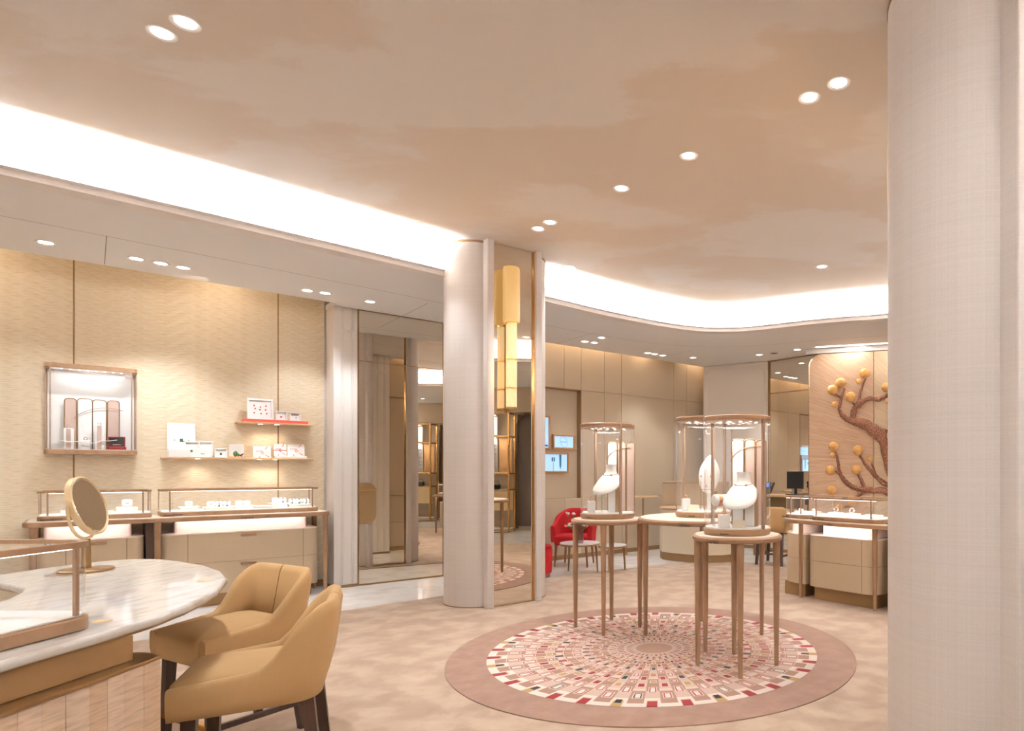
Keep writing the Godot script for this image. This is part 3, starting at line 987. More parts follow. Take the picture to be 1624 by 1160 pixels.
func off_camera_wall() -> void:
	# what the mirrors show: an eyewear shelf against the right-hand wall, niches and a column beside it
	var o := thing("eyewear_shelf", "brass framed display shelf with rows of sunglasses, seen in the mirrors", "shelf unit", Vector3(6.05, 0, -3.35), -PI / 2)
	var st := mb()
	for x in [-0.6, 0.6]:
		for z in [-0.2, 0.2]:
			box(st, x - 0.02, x + 0.02, 0.0, 2.75, z - 0.02, z + 0.02, 0.004)
	for y in [0.06, 0.98, 1.35, 2.2, 2.73]:
		box(st, -0.6, 0.6, y - 0.015, y + 0.015, 0.18, 0.22, 0.004)
		for x in [-0.6, 0.6]:
			box(st, x - 0.015, x + 0.015, y - 0.015, y + 0.015, -0.2, 0.2, 0.004)
	part("frame", st, M.brass, o)
	st = mb()
	box(st, -0.57, 0.57, 0.5, 0.95, -0.18, 0.18, 0.005)
	part("drawer_box", st, M.ivory_panel, o)
	st = mb()
	box(st, -0.2, 0.57, 1.37, 2.17, -0.2, -0.15, 0.003)
	part("back_panel", st, M.white, o)
	st = mb()
	box(st, -0.2, 0.57, 2.25, 2.68, -0.2, -0.15, 0.003)
	part("back_panel", st, M.white, o)
	st = mb()
	box(st, -0.57, 0.57, 0.02, 0.1, -0.2, 0.2, 0.003)
	part("plinth", st, M.white, o)
	st = mb()
	box(st, -0.57, 0.57, 0.955, 0.975, -0.2, 0.2, 0.003)
	for k in 7:
		box(st, -0.2, 0.57, 1.40 + 0.105 * k, 1.408 + 0.105 * k, -0.15, 0.0, 0.001)
	part("shelf_board", st, M.white_gloss, o)
	st = mb()
	box(st, -0.55, -0.25, 1.37, 2.17, -0.16, -0.14, 0.003)
	part("picture", st, mat(Color(0.8, 0.62, 0.42), 0.6), o)
	st = mb()
	box(st, -0.2, 0.56, 2.18, 2.19, -0.1, 0.1, 0.001)
	part("light_strip", st, M.led, o)
	st = mb()
	box(st, -0.2, 0.56, 2.70, 2.71, -0.1, 0.1, 0.001)
	part("light_strip", st, M.led, o)
	area("shelf_light", Vector3(5.95, 2.68, -3.35), Vector3(0.1, -1, 0), Vector2(1.0, 0.05), 0.25, Color(1, 0.97, 0.94), Vector3(1, 0, 0))
	area("shelf_light", Vector3(5.95, 2.17, -3.35), Vector3(0.1, -1, 0), Vector2(1.0, 0.05), 0.25, Color(1, 0.97, 0.94), Vector3(1, 0, 0))
	var rows := ["lowest", "second", "third", "fourth", "fifth", "sixth", "topmost"]
	for k in 7:
		for c in 3:
			var g := thing("sunglasses", "%s pair of dark sunglasses on the %s ledge of the eyewear shelf" % [["right", "middle", "left"][c], rows[k]], "sunglasses", Vector3(6.05 + 0.06, 1.408 + 0.105 * k, -3.35 + 0.45 - 0.25 * c), -PI / 2, "sunglasses on the %s ledge" % rows[k])
			st = mb()
			for sx in [-0.035, 0.035]:
				ball(st, Vector3(sx, 0.028, 0), Vector3(0.03, 0.026, 0.006), 10)
			part("lens", st, M.black, g)
			st = mb()
			rod(st, Vector3(-0.012, 0.035, 0), Vector3(0.012, 0.035, 0), 0.003, 6)
			part("bridge", st, M.dark_grey, g)
	var bag := thing("handbag", "small dark handbag on the drawer box of the eyewear shelf", "handbag", Vector3(6.02, 0.977, -3.6), -PI / 2)
	st = mb()
	prism(st, rrect(-0.09, 0.09, -0.05, 0.05, 0.03), 0.0, 0.13, 0.02)
	part("body", st, M.black, bag)
	st = mb()
	tube(st, [Vector3(-0.06, 0.12, 0), Vector3(-0.04, 0.2, 0), Vector3(0.04, 0.2, 0), Vector3(0.06, 0.12, 0)], 0.006, 6)
	part("handle", st, M.black, bag)
	o = thing("wall_alcove", "dark textured alcove with a rounded bronze arch beside the eyewear shelf", "alcove", Vector3(6.45, 0, -3.35), -PI / 2, "", "structure")
	st = mb()
	box(st, -1.5, -0.6, 0.1, 2.75, -0.05, 0.0, 0.002)
	part("panel", st, M.dusk, o)
	st = mb()
	box(st, -1.6, 1.2, 2.8, 3.38, -0.1, 0.12, 0.004)
	part("header", st, M.wall_cloth, o)
	st = mb()
	tube(st, [Vector3(-1.5, 0.05, 0.02), Vector3(-1.5, 2.5, 0.02), Vector3(-1.43, 2.68, 0.02), Vector3(-1.25, 2.76, 0.02), Vector3(-0.8, 2.76, 0.02), Vector3(-0.66, 2.68, 0.02), Vector3(-0.6, 2.5, 0.02), Vector3(-0.6, 0.05, 0.02)], 0.03, 8)
	part("arch", st, M.olive, o)
	st = mb()
	box(st, -2.6, -1.6, 0.0, 3.38, 0.0, 0.55, 0.05)
	whole("wall_pier", st, M.column, "pale fabric pier right of the dark alcove, seen in the mirrors", "pier", Vector3(6.45, 0, -3.35), -PI / 2, "", "structure")

# ------------------------------------------------------------------ columns and sconces
func column_pair() -> void:
	var col := thing("column", "", "column", Vector3.ZERO, 0, "", "structure")
	var st := mb()
	var plan := []
	for i in 49:
		var t := -PI / 2 + PI * i / 48
		plan.append(Vector2(0.18 + 0.37 * cos(t), 0.37 * sin(t)))
	for i in 49:
		var t := PI / 2 + PI * i / 48
		plan.append(Vector2(-0.18 + 0.37 * cos(t), 0.37 * sin(t)))
	prism(st, plan, 0.02, 3.735)
	part("shaft", st, M.column, col)
	st = mb()
	prism(st, inset(turned(plan), -0.004), 0.0, 0.02)
	prism(st, inset(turned(plan), -0.004), 3.735, 3.755)
	part("bronze_band", st, M.bronze_soft, col)
	for f in [1.0, -1.0]:
		for s in [1.0, -1.0]:
			st = mb()
			X = Transform3D(Basis.from_scale(Vector3(1, 1, 1)), Vector3(s * 0.275, 0, f * 0.385))
			prism(st, rrect(-0.037, 0.037, -0.065, 0.06, 0.012, 0.012, 4), 0.012, 3.758)
			X = Transform3D()
			part("trim", st, M.trim_cloth, col)
			st = mb()
			X = Transform3D(Basis(), Vector3(s * 0.24, 0, f * 0.39))
			box(st, -0.006, 0.006, 0.01, 3.757, -0.03, 0.02, 0.001)
			X = Transform3D()
			part("edge_strip", st, M.brass, col)
		st = mb()
		box(st, -0.234, 0.234, 0.02, 3.755, minf(f * 0.385, f * 0.372), maxf(f * 0.385, f * 0.372), 0.0005)
		part("mirror_pane", st, M.mirror, col)
		st = mb()
		box(st, -0.234, 0.234, 0.0, 0.02, minf(f * 0.40, f * 0.36), maxf(f * 0.40, f * 0.36), 0.002)
		part("sill", st, M.bronze_soft, col)
	# centre m 3.77, nf -6.224 of the axes (0.67, 0.742), (0.742, -0.67)
	var c1 := Vector3(0.67 * 3.77 - 0.742 * 6.224, 0.0, -(0.742 * 3.77 + 0.67 * 6.224))
	var turn := 0.7536
	col.position = c1
	col.rotation.y = turn
	col.set_meta("label", "pale fabric covered round ended column in the middle of the shop with mirror faces")
	col.set_meta("base", "column")
	var c2 := Vector3(1.553, 0, -3.218)
	var col2 := dup(col, "large pale fabric covered column close on the right, cut off by the picture edge", c2, 0.33)
	sconce(col, c1, turn, Vector3(-0.07, 0, 0.481), 0.0, "tiered amber glass sconce glowing on the mirror face of the middle column")
	sconce(col2, c2, 0.33, Vector3(-0.15, 0, -0.525), PI, "amber glass sconce peeking past the left edge of the near right column")

func sconce(_col: Node3D, c: Vector3, turn: float, at: Vector3, flip: float, label: String) -> void:
	var base := Transform3D(Basis(Vector3.UP, turn), c)
	var o := thing("wall_sconce", label, "wall lamp", base * at, turn + flip)
	var st := mb()
	lathe(st, [Vector2(0, 2.93), Vector2(0.082, 2.93), Vector2(0.086, 2.96), Vector2(0.086, 3.47), Vector2(0.08, 3.50), Vector2(0, 3.50)], 32)
	part("upper_shade", st, M.amber, o)
	for seg in [[2.56, 2.92], [2.265, 2.545], [2.065, 2.25]]:
		st = mb()
		var pl := []
		for i in 36:
			var t := TAU * i / 36.0
			var r := 0.051 + 0.003 * cos(t * 12.0)
			pl.append(Vector2(r * cos(t), r * sin(t)))
		prism(st, pl, seg[0], seg[1])
		part("lower_shade", st, M.amber_bright, o)
	for y in [2.92, 2.55, 2.257, 2.053]:
		st = mb()
		lathe(st, [Vector2(0, y - 0.008), Vector2(0.057, y - 0.008), Vector2(0.058, y + 0.008), Vector2(0, y + 0.01)], 32)
		part("collar", st, M.gold, o)
	st = mb()
	box(st, 0.05, 0.066, 2.25, 2.92, -0.02, 0.0, 0.001)
	box(st, -0.012, 0.012, 2.0, 3.2, -0.094, -0.062, 0.002)
	part("spine", st, M.bronze, o)
	var l := OmniLight3D.new()
	l.name = "sconce_lamp"
	l.light_energy = 0.12
	l.light_color = Color(1, 0.74, 0.42)
	l.light_size = 0.015
	l.omni_range = 30.0
	l.omni_attenuation = 2.0
	l.shadow_enabled = true
	add_child(l, true)
	l.position = base * (at + Vector3(0.0, 2.4, 0.0))

# ------------------------------------------------------------------ downlights
func downlights() -> void:
	var proto := thing("downlight", "", "downlight")
	var st := mb()
	lathe(st, [Vector2(0.05, 0.0), Vector2(0.068, -0.004), Vector2(0.07, 0.0), Vector2(0.07, 0.012)], 28)
	lathe(st, [Vector2(0.046, 0.02), Vector2(0.05, 0.0)], 28)
	part("bezel", st, M.lamp_bezel, proto)
	st = mb()
	lathe(st, [Vector2(0.0, -0.0015), Vector2(0.048, 0.0), Vector2(0.046, 0.008)], 16)
	part("lens", st, M.lens, proto)
	proto.set_meta("base", "downlight")
	var first := true
	var c := Color(0.95, 0.975, 1.0)
	var up := [[-2.83, 3.43, "left one of the pair of downlights near the top left of the painted ceiling"], [-2.64, 3.35, "right one of the pair of downlights near the top left of the painted ceiling"], [0.77, 4.02, "left one of the pair of downlights beside the near right column"], [0.92, 3.87, "right one of the pair of downlights beside the near right column"], [0.01, 4.76, "single downlight in the painted ceiling above the rug"], [-0.55, 5.31, "single downlight in the painted ceiling between rug and middle column"], [-2.6, 6.08, "single ceiling downlight left of the middle column"], [-1.30, 6.03, "upper one of the two downlights in front of the middle column"], [-1.45, 6.19, "lower one of the two downlights in front of the middle column"], [-1.36, 7.36, "ceiling downlight just right of the middle column by the cove"], [1.55, 7.34, "ceiling downlight above the right counter, nearer of two"], [1.42, 8.59, "ceiling downlight near the cove above the right counter, farther of two"],
		[2.6, 5.4, "added ceiling downlight behind the near right column, farther"], [2.3, 2.2, "added ceiling downlight behind the near right column, nearer"], [0.6, 1.2, "added ceiling downlight just before the viewer, right"], [-1.6, 0.9, "added ceiling downlight just before the viewer, left"], [-4.6, 1.6, "added ceiling downlight over the left aisle"], [-3.6, -0.6, "added ceiling downlight behind the viewer"], [-4.9, 3.4, "added ceiling downlight over the aisle before the straw wall"]]  # this row is out of view, added to light the room
	for q in up:
		var o: Node3D = proto if first else dup(proto, q[2], Vector3(q[0], 3.759, -q[1]), 0.0)
		if first:
			o.position = Vector3(q[0], 3.759, -q[1])
			o.set_meta("label", q[2])
		first = false
		var over_stools: bool = q[0] < -2.6 and q[0] > -2.9 and q[1] < 4.0
		spot("downlight_lamp", Vector3(q[0], 3.735, -q[1]), Vector3(0.0, -1, 0.0), 1.45 if over_stools else 0.7, 40 if over_stools else 44, c, 0.02, 0.7)
	for q in [[-0.2, 0.15, 1.0], [0.9, -0.4, 0.9]]:   # two unseen downlights added behind the viewer to brighten the near column
		dup(proto, "added adjustable downlight behind the viewer, %s" % ("left" if q[0] < 0 else "right"), Vector3(q[0], 3.759, -q[1]), 0.0)
		spot("downlight_lamp", Vector3(q[0], 3.735, -q[1]), Vector3(1.4 - q[0], -2.2, -3.1 + q[1]), 1.0 * q[2], 30, c, 0.03, 1.0)
	var low := [[-5.55, 5.51, "first soffit downlight from the left above the straw wall"], [-5.13, 5.93, "left one of three soffit downlights above the wall case"], [-5.01, 6.06, "middle one of three soffit downlights above the wall case"], [-4.9, 6.19, "right one of three soffit downlights above the wall case"], [-4.16, 6.97, "left one of two soffit downlights before the fluted pilaster"], [-4.02, 7.07, "right one of two soffit downlights before the fluted pilaster"], [-3.7, 7.43, "single soffit downlight before the mirrored door"],
		[-1.56, 9.71, "left one of the trio of soffit downlights above the niche"], [-1.43, 9.8, "middle one of the trio of soffit downlights above the niche"], [-1.27, 9.43, "nearest one of the trio of soffit downlights above the niche"], [-0.66, 10.64, "left one of the row of three soffit downlights before the beige wall"], [-0.55, 10.75, "middle one of the row of three soffit downlights before the beige wall"], [-0.42, 10.87, "right one of the row of three soffit downlights before the beige wall"], [0.1, 11.1, "soffit downlight at the corner by the cream pier"], [1.22, 10.81, "soffit downlight before the wall mirror"], [1.79, 10.36, "soffit downlight left of the mural's slot light"],
		[5.3, 6.2, "added soffit downlight on the right side, farther"], [5.3, 4.0, "added soffit downlight on the right side, nearer"], [-6.9, 4.3, "soffit downlight over the left end of the straw wall"]]  # the right-side pair is out of view, added for more light
	var n := 0
	for q in low:
		dup(proto, q[2], Vector3(q[0], 3.379, -q[1]), 0.0)
		var tow := Vector3(0, -1, 0)
		if n < 6 or n == 18:
			tow = Vector3(-0.2, -1, -0.2)
		var en := 0.6 if n in [1, 2, 3, 4, 5, 7, 8, 9, 10, 11, 12] else 0.8
		if n < 6:
			en = 0.6
		if n in [7, 8, 9, 10, 11, 12]:
			en = 0.35
		if n in [4, 5]:
			en = 0.45
		if n == 13:
			en = 0.6
		if n == 14:
			en = 0.9
		if n == 15:
			en = 0.9
			tow = Vector3(0.6, -1, -0.15)
		spot("downlight_lamp", Vector3(q[0], 3.355, -q[1]), tow, en, 38, c, 0.025, 0.7)
		n += 1

	var sp := thing("ceiling_speaker", "small flush white disc in the soffit before the wall mirror", "speaker", Vector3(1.45, 3.379, -10.64))
	st = mb()
	lathe(st, [Vector2(0, -0.006), Vector2(0.06, -0.005), Vector2(0.068, 0.0)], 24)
	part("grille", st, M.groove_pale, sp)
	st = mb()
	lathe(st, [Vector2(0.066, -0.007), Vector2(0.076, -0.005), Vector2(0.08, 0.001)], 24)
	part("rim", st, M.lamp_bezel, sp)

# ------------------------------------------------------------------ rug
func rug() -> void:
	var o := thing("rug", "round rug with a plain rose border and a sunburst of cream, red and navy dashes", "rug", Vector3(-0.26, 0.0, -4.98), 0.0)
	var st := mb()
	var n := 160
	var ro := 1.53
	var ri := 1.25
	lathe(st, [Vector2(ri, 0.01), Vector2(ri, 0.0175), Vector2(ri + 0.02, 0.019), Vector2(ro - 0.02, 0.019), Vector2(ro, 0.0155), Vector2(ro, 0.009)], n)
	part("border", st, M.rug_border, o)
	var im := Image.create_empty(1800, 512, false, Image.FORMAT_RGBA8)
	var dark := Color(0.62, 0.475, 0.40)
	var pale := Color(0.77, 0.665, 0.605)
	var white := Color(0.87, 0.81, 0.765)
	var red := Color(0.53, 0.07, 0.085)
	var navy := Color(0.05, 0.06, 0.085)
	var gold := Color(0.69, 0.55, 0.34)
	var centre := Color(0.67, 0.53, 0.455)
	im.fill(pale)
	var bounds := [0.13, 0.185, 0.25, 0.335, 0.45, 0.60, 0.785, 0.955]
	for k in bounds.size() - 1:
		var y0 := int(512 * bounds[k])
		var y1 := int(512 * bounds[k + 1])
		for i in 72:
			if (i + k) % 2 == 1:
				im.fill_rect(Rect2i(i * 25, y0, 25, y1 - y0), dark)
			else:
				im.fill_rect(Rect2i(i * 25, y1 - (y1 - y0) / 5, 25, (y1 - y0) / 5), white.lerp(pale, 0.45))
	im.fill_rect(Rect2i(0, 0, 1800, int(512 * 0.13)), centre)
	im.fill_rect(Rect2i(0, int(512 * 0.115), 1800, int(512 * 0.02)), white.lerp(centre, 0.5))
	# radius, length, strips, outlined, kinds (0 red, 1 navy, 2 gold, 3 red round gold)
	var rows := [[0.16, 0.034, 1, 0, [0, 0, 2, 0]], [0.21, 0.04, 0, 0, [0, 0, 1]], [0.265, 0.034, 1, 0, [0, 2]], [0.31, 0.036, 0, 0, [0, 1, 0, 2]], [0.365, 0.036, 1, 0, [2, 0]], [0.42, 0.042, 0, 0, [0, 1]], [0.475, 0.045, 1, 1, [0, 0, 3]], [0.53, 0.045, 0, 1, [0, 3]], [0.585, 0.05, 1, 0, [0, 1, 0]], [0.64, 0.03, 0, 1, [0, 2]], [0.695, 0.05, 1, 0, [0, 2, 0]], [0.765, 0.075, 0, 1, [0]], [0.85, 0.07, 1, 1, [0, 0, 1]]]
	for k in rows.size():
		var q = rows[k]
		var h := int(512 * q[1])
		var yc := int(512 * q[0])
		var m := 0
		for i in range(q[2], 72, 2):
			var x := i * 25
			var kind: int = q[4][m % q[4].size()]
			m += 1
			var col: Color = [red, navy, gold, red][kind]
			im.fill_rect(Rect2i(x + 4, yc - h / 2 - 3, 17, h + 6), white.lerp(pale, 0.25))
			im.fill_rect(Rect2i(x + 6, yc - h / 2, 13, h), col)
			if q[3] == 1 and kind != 2:
				im.fill_rect(Rect2i(x + 8, yc - h / 2 + 3, 9, h - 6), gold if kind == 3 else white)
	# outer edge: white line with notches that hold red or gold-and-navy blocks
	im.fill_rect(Rect2i(0, int(512 * 0.955), 1800, 24), white)
	for i in 36:
		var x := i * 50 + 12
		var y := int(512 * 0.885)
		im.fill_rect(Rect2i(x - 12, y, 24, 512 - y), white)
		im.fill_rect(Rect2i(x - 8, y + 16, 16, 512 - y - 16), pale.lerp(gold, 0.3))
		if i % 3 == 2:
			im.fill_rect(Rect2i(x - 7, 480, 14, 32), gold)
			im.fill_rect(Rect2i(x - 5, 464, 10, 24), navy)
		else:
			im.fill_rect(Rect2i(x - 7, 474, 14, 38), red)
	var m := StandardMaterial3D.new()
	m.albedo_texture = ImageTexture.create_from_image(im)
	m.roughness = 1.0
	m.rim_enabled = true
	m.rim = 0.2
	st = mb()
	st.set_smooth_group(1)
	var rr := [0.0, 0.1, 0.3, 0.6, 0.95, ri]
	for k in rr.size() - 1:
		for i in n:
			var a := float(i) / n
			var b := float(i + 1) / n
			var c := [[a, rr[k]], [b, rr[k]], [b, rr[k + 1]], [a, rr[k + 1]]]
			for t in [[0, 2, 1], [0, 3, 2]]:
				for s in t:
					st.set_uv(Vector2(c[s][0], c[s][1] / ri))
					st.add_vertex(Vector3(c[s][1] * cos(TAU * c[s][0]), 0.0185, -c[s][1] * sin(TAU * c[s][0])))
	part("sunburst_field", st, m, o)

# ------------------------------------------------------------------ shared furniture
func plaque(parent: Node3D, at: Vector3, turn: float, size := 0.03) -> void:
	var t := TextMesh.new()
	t.text = "Cartier"
	var f := SystemFont.new()
	f.font_names = PackedStringArray(["Droid Serif"])
	f.font_italic = true
	t.font = f
	t.font_size = 32
	t.pixel_size = size / 32.0
	t.depth = 0.001
	var o := MeshInstance3D.new()
	o.name = "lettering"
	o.mesh = t
	o.material_override = M.ink
	o.position = at
	o.rotation.y = turn
	o.set_meta("label", "small dark italic name on the table edge")
	parent.add_child(o, true)

func glass_case(called: String, label: String, at: Vector3, turn: float, w: float, dep: float, h: float, r: float, group: String, led := 0.2, light_k := 1.0) -> Node3D:
	# a counter-top vitrine: x 0..w, z 0 (back) .. dep (front), rounded front corners
	var o := thing(called, label, "display case", at, turn, group)
	var pl := rrect(0, w, 0, dep, r, 0.02)
	var st := mb()
	prism(st, pl, 0.0, 0.042, 0.004)
	var base := part("base", st, M.wood, o)
	st = mb()
	prism(st, inset(turned(pl), 0.012), 0.042, 0.05, 0.002)
	part("pad", st, M.white, o)
	st = mb()
	box(st, 0.02, 0.09, 0.012, 0.018, dep - 0.02, dep + 0.0015, 0.0005)
	X = Transform3D(Basis(), Vector3(r, 0, 0))
	box(st, 0.02, 0.1, 0.014, 0.02, dep - 0.02, dep + 0.0015, 0.0005)
	X = Transform3D()
	part("vent_slot", st, M.ink, base)
	var g := inset(turned(pl), 0.006)
	st = mb()
	sheet(st, g, 0.05, h - 0.018, true)
	part("glass", st, M.glass, o)
	st = mb()
	cap(st, g, h - 0.006, true)
	part("top_glass", st, M.glass, o)
	st = mb()
	ring_prism(st, pl, 0.022, h - 0.018, h)
	part("top_frame", st, M.wood, o)
	for p in [[r, dep - 0.004], [w - r, dep - 0.004], [0.01, 0.01], [w - 0.01, 0.01]]:
		st = mb()
		box(st, p[0] - 0.006, p[0] + 0.006, 0.05, h - 0.018, p[1] - 0.008, p[1] + 0.004, 0.001)
		part("post", st, M.post, o)
	st = mb()
	box(st, 0.06, w - 0.06, h - 0.024, h - 0.018, dep - 0.04, dep - 0.026, 0.001)
	part("light_strip", st, M.led, o)
	var bx := Transform3D(Basis(Vector3.UP, turn), at)
	area("case_light", bx * Vector3(w / 2, h - 0.028, dep - 0.045), bx.basis * Vector3(0, -1, -0.55), Vector2(w - 0.2, 0.012), 0.38 * led * w * light_k, Color(1, 0.985, 0.97), bx.basis * Vector3(0, 0, 1))
	return o

func cabinet(label: String, at: Vector3, turn: float, w: float, dep: float, y0: float, y1: float, r: float, split: Array, rows: Array, group: String, handles := true, plan := []) -> Node3D:
	# drawers cabinet: x 0..w, z 0..dep; split: x of the seams between front and rounded sides
	var o := thing("drawer_cabinet", label, "cabinet", at, turn, group)
	var pl: Array = plan if plan else rrect(0, w, 0, dep, r, 0.01)
	var st := mb()
	prism(st, inset(turned(pl), 0.004), y0 + 0.004, y1 - 0.01)
	part("body", st, M.groove, o)
	var sx := [0.0] + split + [w]
	var all := turned(pl)
	for k in sx.size() - 1:
		for j in rows.size() - 1:
			st = mb()
			# the strip of the outline between two seams, as a shell 12 mm thick
			var a: float = sx[k] + (0.002 if k > 0 else -1.0)
			var b: float = sx[k + 1] - (0.002 if k < sx.size() - 2 else -1.0)
			var clip := PackedVector2Array([Vector2(a, 0.02), Vector2(b, 0.02), Vector2(b, dep + 1.0), Vector2(a, dep + 1.0)])
			var got := Geometry2D.intersect_polygons(PackedVector2Array(all), clip)
			if got.is_empty():
				continue
			prism(st, Array(got[0]), rows[j] + 0.0015, rows[j + 1] - 0.0015)
			var front: bool = k == 1 or (sx.size() == 2)
			var d := part("drawer" if front else "side_panel", st, M.cabinet, o)
			if front and handles:
				st = mb()
				var mx: float = (sx[k] + sx[k + 1]) / 2
				var hy: float = rows[j + 1] - 0.035
				box(st, mx - 0.07, mx + 0.07, hy - 0.012, hy + 0.012, dep - 0.004, dep + 0.022, 0.005)
				part("handle", st, M.wood, d)
	st = mb()
	prism(st, all, y1 - 0.012, y1, 0.002)
	part("top", st, M.cabinet_top, o)
	st = mb()
	box(st, 0.06, w - 0.06, 0.0, y0, 0.02, dep - 0.09, 0.004)
	part("plinth", st, M.bronze_soft, o)
	return o

func riser_block(parent: Node3D, x0: float, x1: float, y0: float, y1: float, z0: float, z1: float, r := 0.03) -> void:
	var st := mb()
	prism(st, rrect(x0, x1, z0, z1, r, 0.005), y0, y1, 0.002)
	part("riser", st, M.cabinet_top, parent)

# ------------------------------------------------------------------ left counter
func left_counter() -> void:
	var o := thing("counter_table", "long wooden counter table on legs along the straw wall", "counter", L(0, 0, 0), LEFT)
	var st := mb()
	prism(st, rrect(-0.44, 2.015, 0.03, 0.66, 0.10, 0.01), 0.897, 0.943, 0.006)
	part("top_frame", st, M.wood, o)
	st = mb()
	prism(st, rrect(-0.415, 1.99, 0.045, 0.635, 0.08, 0.01), 0.943, 0.946, 0.001)
	part("leather_inlay", st, M.top_leather, o)
	for p in [[-0.37, 0.60], [0.486, 0.60], [1.962, 0.615], [-0.37, 0.10], [0.47, 0.10], [1.962, 0.12]]:
		st = mb()
		lathe(st, [Vector2(0.018, 0.0), Vector2(0.026, 0.45), Vector2(0.028, 0.897)], 12)
		part("leg", st, M.wood, o, Vector3(p[0], 0, p[1]))
	st = mb()
	box(st, 0.40, 0.468, 0.012, 0.895, 0.10, 0.56, 0.004)
	part("dark_gap_board", st, M.wood_dark, o)  # dark board painting the shade of the gap between the cabinets
	plaque(o, Vector3(1.215, 0.908, 0.661), 0.0, 0.034)
	var c := cabinet("long drawer cabinet with two wide drawers under the straw-wall counter", L(0.50, 0, 0.07), LEFT, 1.405, 0.51, 0.13, 0.767, 0.09, [0.225, 1.25], [0.13, 0.455, 0.757], "drawer cabinets under the straw-wall counter")
	riser_block(c, 0.13, 1.31, 0.767, 0.895, 0.05, 0.38)
	c = cabinet("shorter drawer cabinet at the left under the straw-wall counter", L(-0.36, 0, 0.07), LEFT, 0.75, 0.51, 0.13, 0.767, 0.09, [0.2, 0.62], [0.13, 0.455, 0.757], "drawer cabinets under the straw-wall counter")
	riser_block(c, 0.05, 0.66, 0.767, 0.895, 0.05, 0.38)
	area("under_counter_light", L(1.2, 0.885, 0.52), Vector3(0, -1, 0) + (L(0, 0, -0.6) - L(0, 0, 0)), Vector2(1.2, 0.02), 0.06, Color(1, 0.93, 0.9), L(0, 0, 1) - L(0, 0, 0))
	area("under_counter_light", L(0.0, 0.885, 0.52), Vector3(0, -1, 0) + (L(0, 0, -0.6) - L(0, 0, 0)), Vector2(0.6, 0.02), 0.03, Color(1, 0.93, 0.9), L(0, 0, 1) - L(0, 0, 0))
	glass_case("glass_case", "long glass display case full of watches on the straw-wall counter", L(0.515, 0.946, 0.13), LEFT, 1.40, 0.43, 0.272, 0.07, "glass cases on the straw-wall counter", 0.22)
	glass_case("glass_case", "shorter glass display case behind the round mirror on the straw-wall counter", L(-0.35, 0.946, 0.13), LEFT, 0.80, 0.43, 0.272, 0.07, "glass cases on the straw-wall counter", 0.22)
	# trays with cushions and watches
	var ords := ["leftmost", "second from left", "third from left", "fourth from left", "fifth from left", "rightmost"]
	var k := 0
	for q in [[0.75, 0.36, 0.15, 0.03, [0], false], [1.0, 0.40, 0.24, 0.02, [0, 1, 1], true], [1.22, 0.34, 0.17, 0.02, [0, 0], false], [1.40, 0.42, 0.17, 0.018, [], false], [1.56, 0.33, 0.15, 0.04, [0, 1], true], [1.75, 0.36, 0.2, 0.025, [1, 1, 1], true]]:
		var t := thing("display_tray", "cream display tray, %s in the long glass case by the straw wall" % ords[k], "tray", L(q[0], 0.9975, q[1]), LEFT, "trays in the long glass case")
		st = mb()
		box(st, -q[2] / 2, q[2] / 2, 0.0, q[3], -0.055, 0.055, 0.003)
		part("block", st, M.tray, t)
		st = mb()
		box(st, -q[2] / 2 - 0.01, q[2] / 2 + 0.01, q[3], q[3] + 0.008, -0.065, 0.065, 0.003)
		part("top_board", st, M.white, t)
		for i in q[4].size():
			watch(L(q[0] + (i - (q[4].size() - 1) / 2.0) * 0.07, 0.9975 + q[3] + 0.008, q[1] + 0.01), LEFT, q[4][i], "%s on the %s tray of the long glass case" % [["left", "middle", "right"][i] if q[4].size() > 1 else "single", ords[k]])
		k += 1
	var os := ["left", "middle", "right"]
	k = 0
	for q in [[-0.12, 0.34, 0.16, 0.035, [0]], [0.10, 0.4, 0.14, 0.02, []], [0.27, 0.33, 0.16, 0.05, [0]]]:
		var t := thing("display_tray", "cream display tray, %s in the shorter glass case by the straw wall" % os[k], "tray", L(q[0], 0.9975, q[1]), LEFT, "trays in the shorter glass case")
		st = mb()
		box(st, -q[2] / 2, q[2] / 2, 0.0, q[3], -0.055, 0.055, 0.003)
		part("block", st, M.tray, t)
		for i in q[4].size():
			watch(L(q[0], 0.9975 + q[3], q[1]), LEFT, 0, "on the %s tray of the shorter glass case" % os[k], 1.3 if k == 2 else 1.0)
		k += 1

func watch(at: Vector3, turn: float, kind: int, where: String, sc := 1.0) -> void:
	var o := thing("watch_cushion", ("watch on blue strap, " if kind == 1 else "pale jewel on cushion, ") + where, "jewellery", at, turn, "watches and jewels in the cases")
	var st := mb()
	X = Transform3D(Basis(Vector3(0, 1, 0), Vector3(-1, 0, 0), Vector3(0, 0, 1)) * sc, Vector3(0, 0.028 * sc, 0))
	lathe(st, [Vector2(0, -0.03), Vector2(0.022, -0.03), Vector2(0.028, -0.02), Vector2(0.028, 0.02), Vector2(0.022, 0.03), Vector2(0, 0.03)], 16)
	part("cushion", st, M.white, o)
	st = mb()
	X = Transform3D(Basis(Vector3(0, 1, 0), Vector3(-1, 0, 0), Vector3(0, 0, 1)) * sc, Vector3(0, 0.028 * sc, 0))
	lathe(st, [Vector2(0.027, -0.008), Vector2(0.0305, -0.007), Vector2(0.0305, 0.007), Vector2(0.027, 0.008)], 16)
	part("strap", st, M.navy if kind == 1 else M.white_gloss, o)
	st = mb()
	ball(st, Vector3(0, 0.03 * sc, 0.03 * sc), Vector3(0.012, 0.012, 0.005) * sc, 10)
	part("dial", st, M.silver, o)

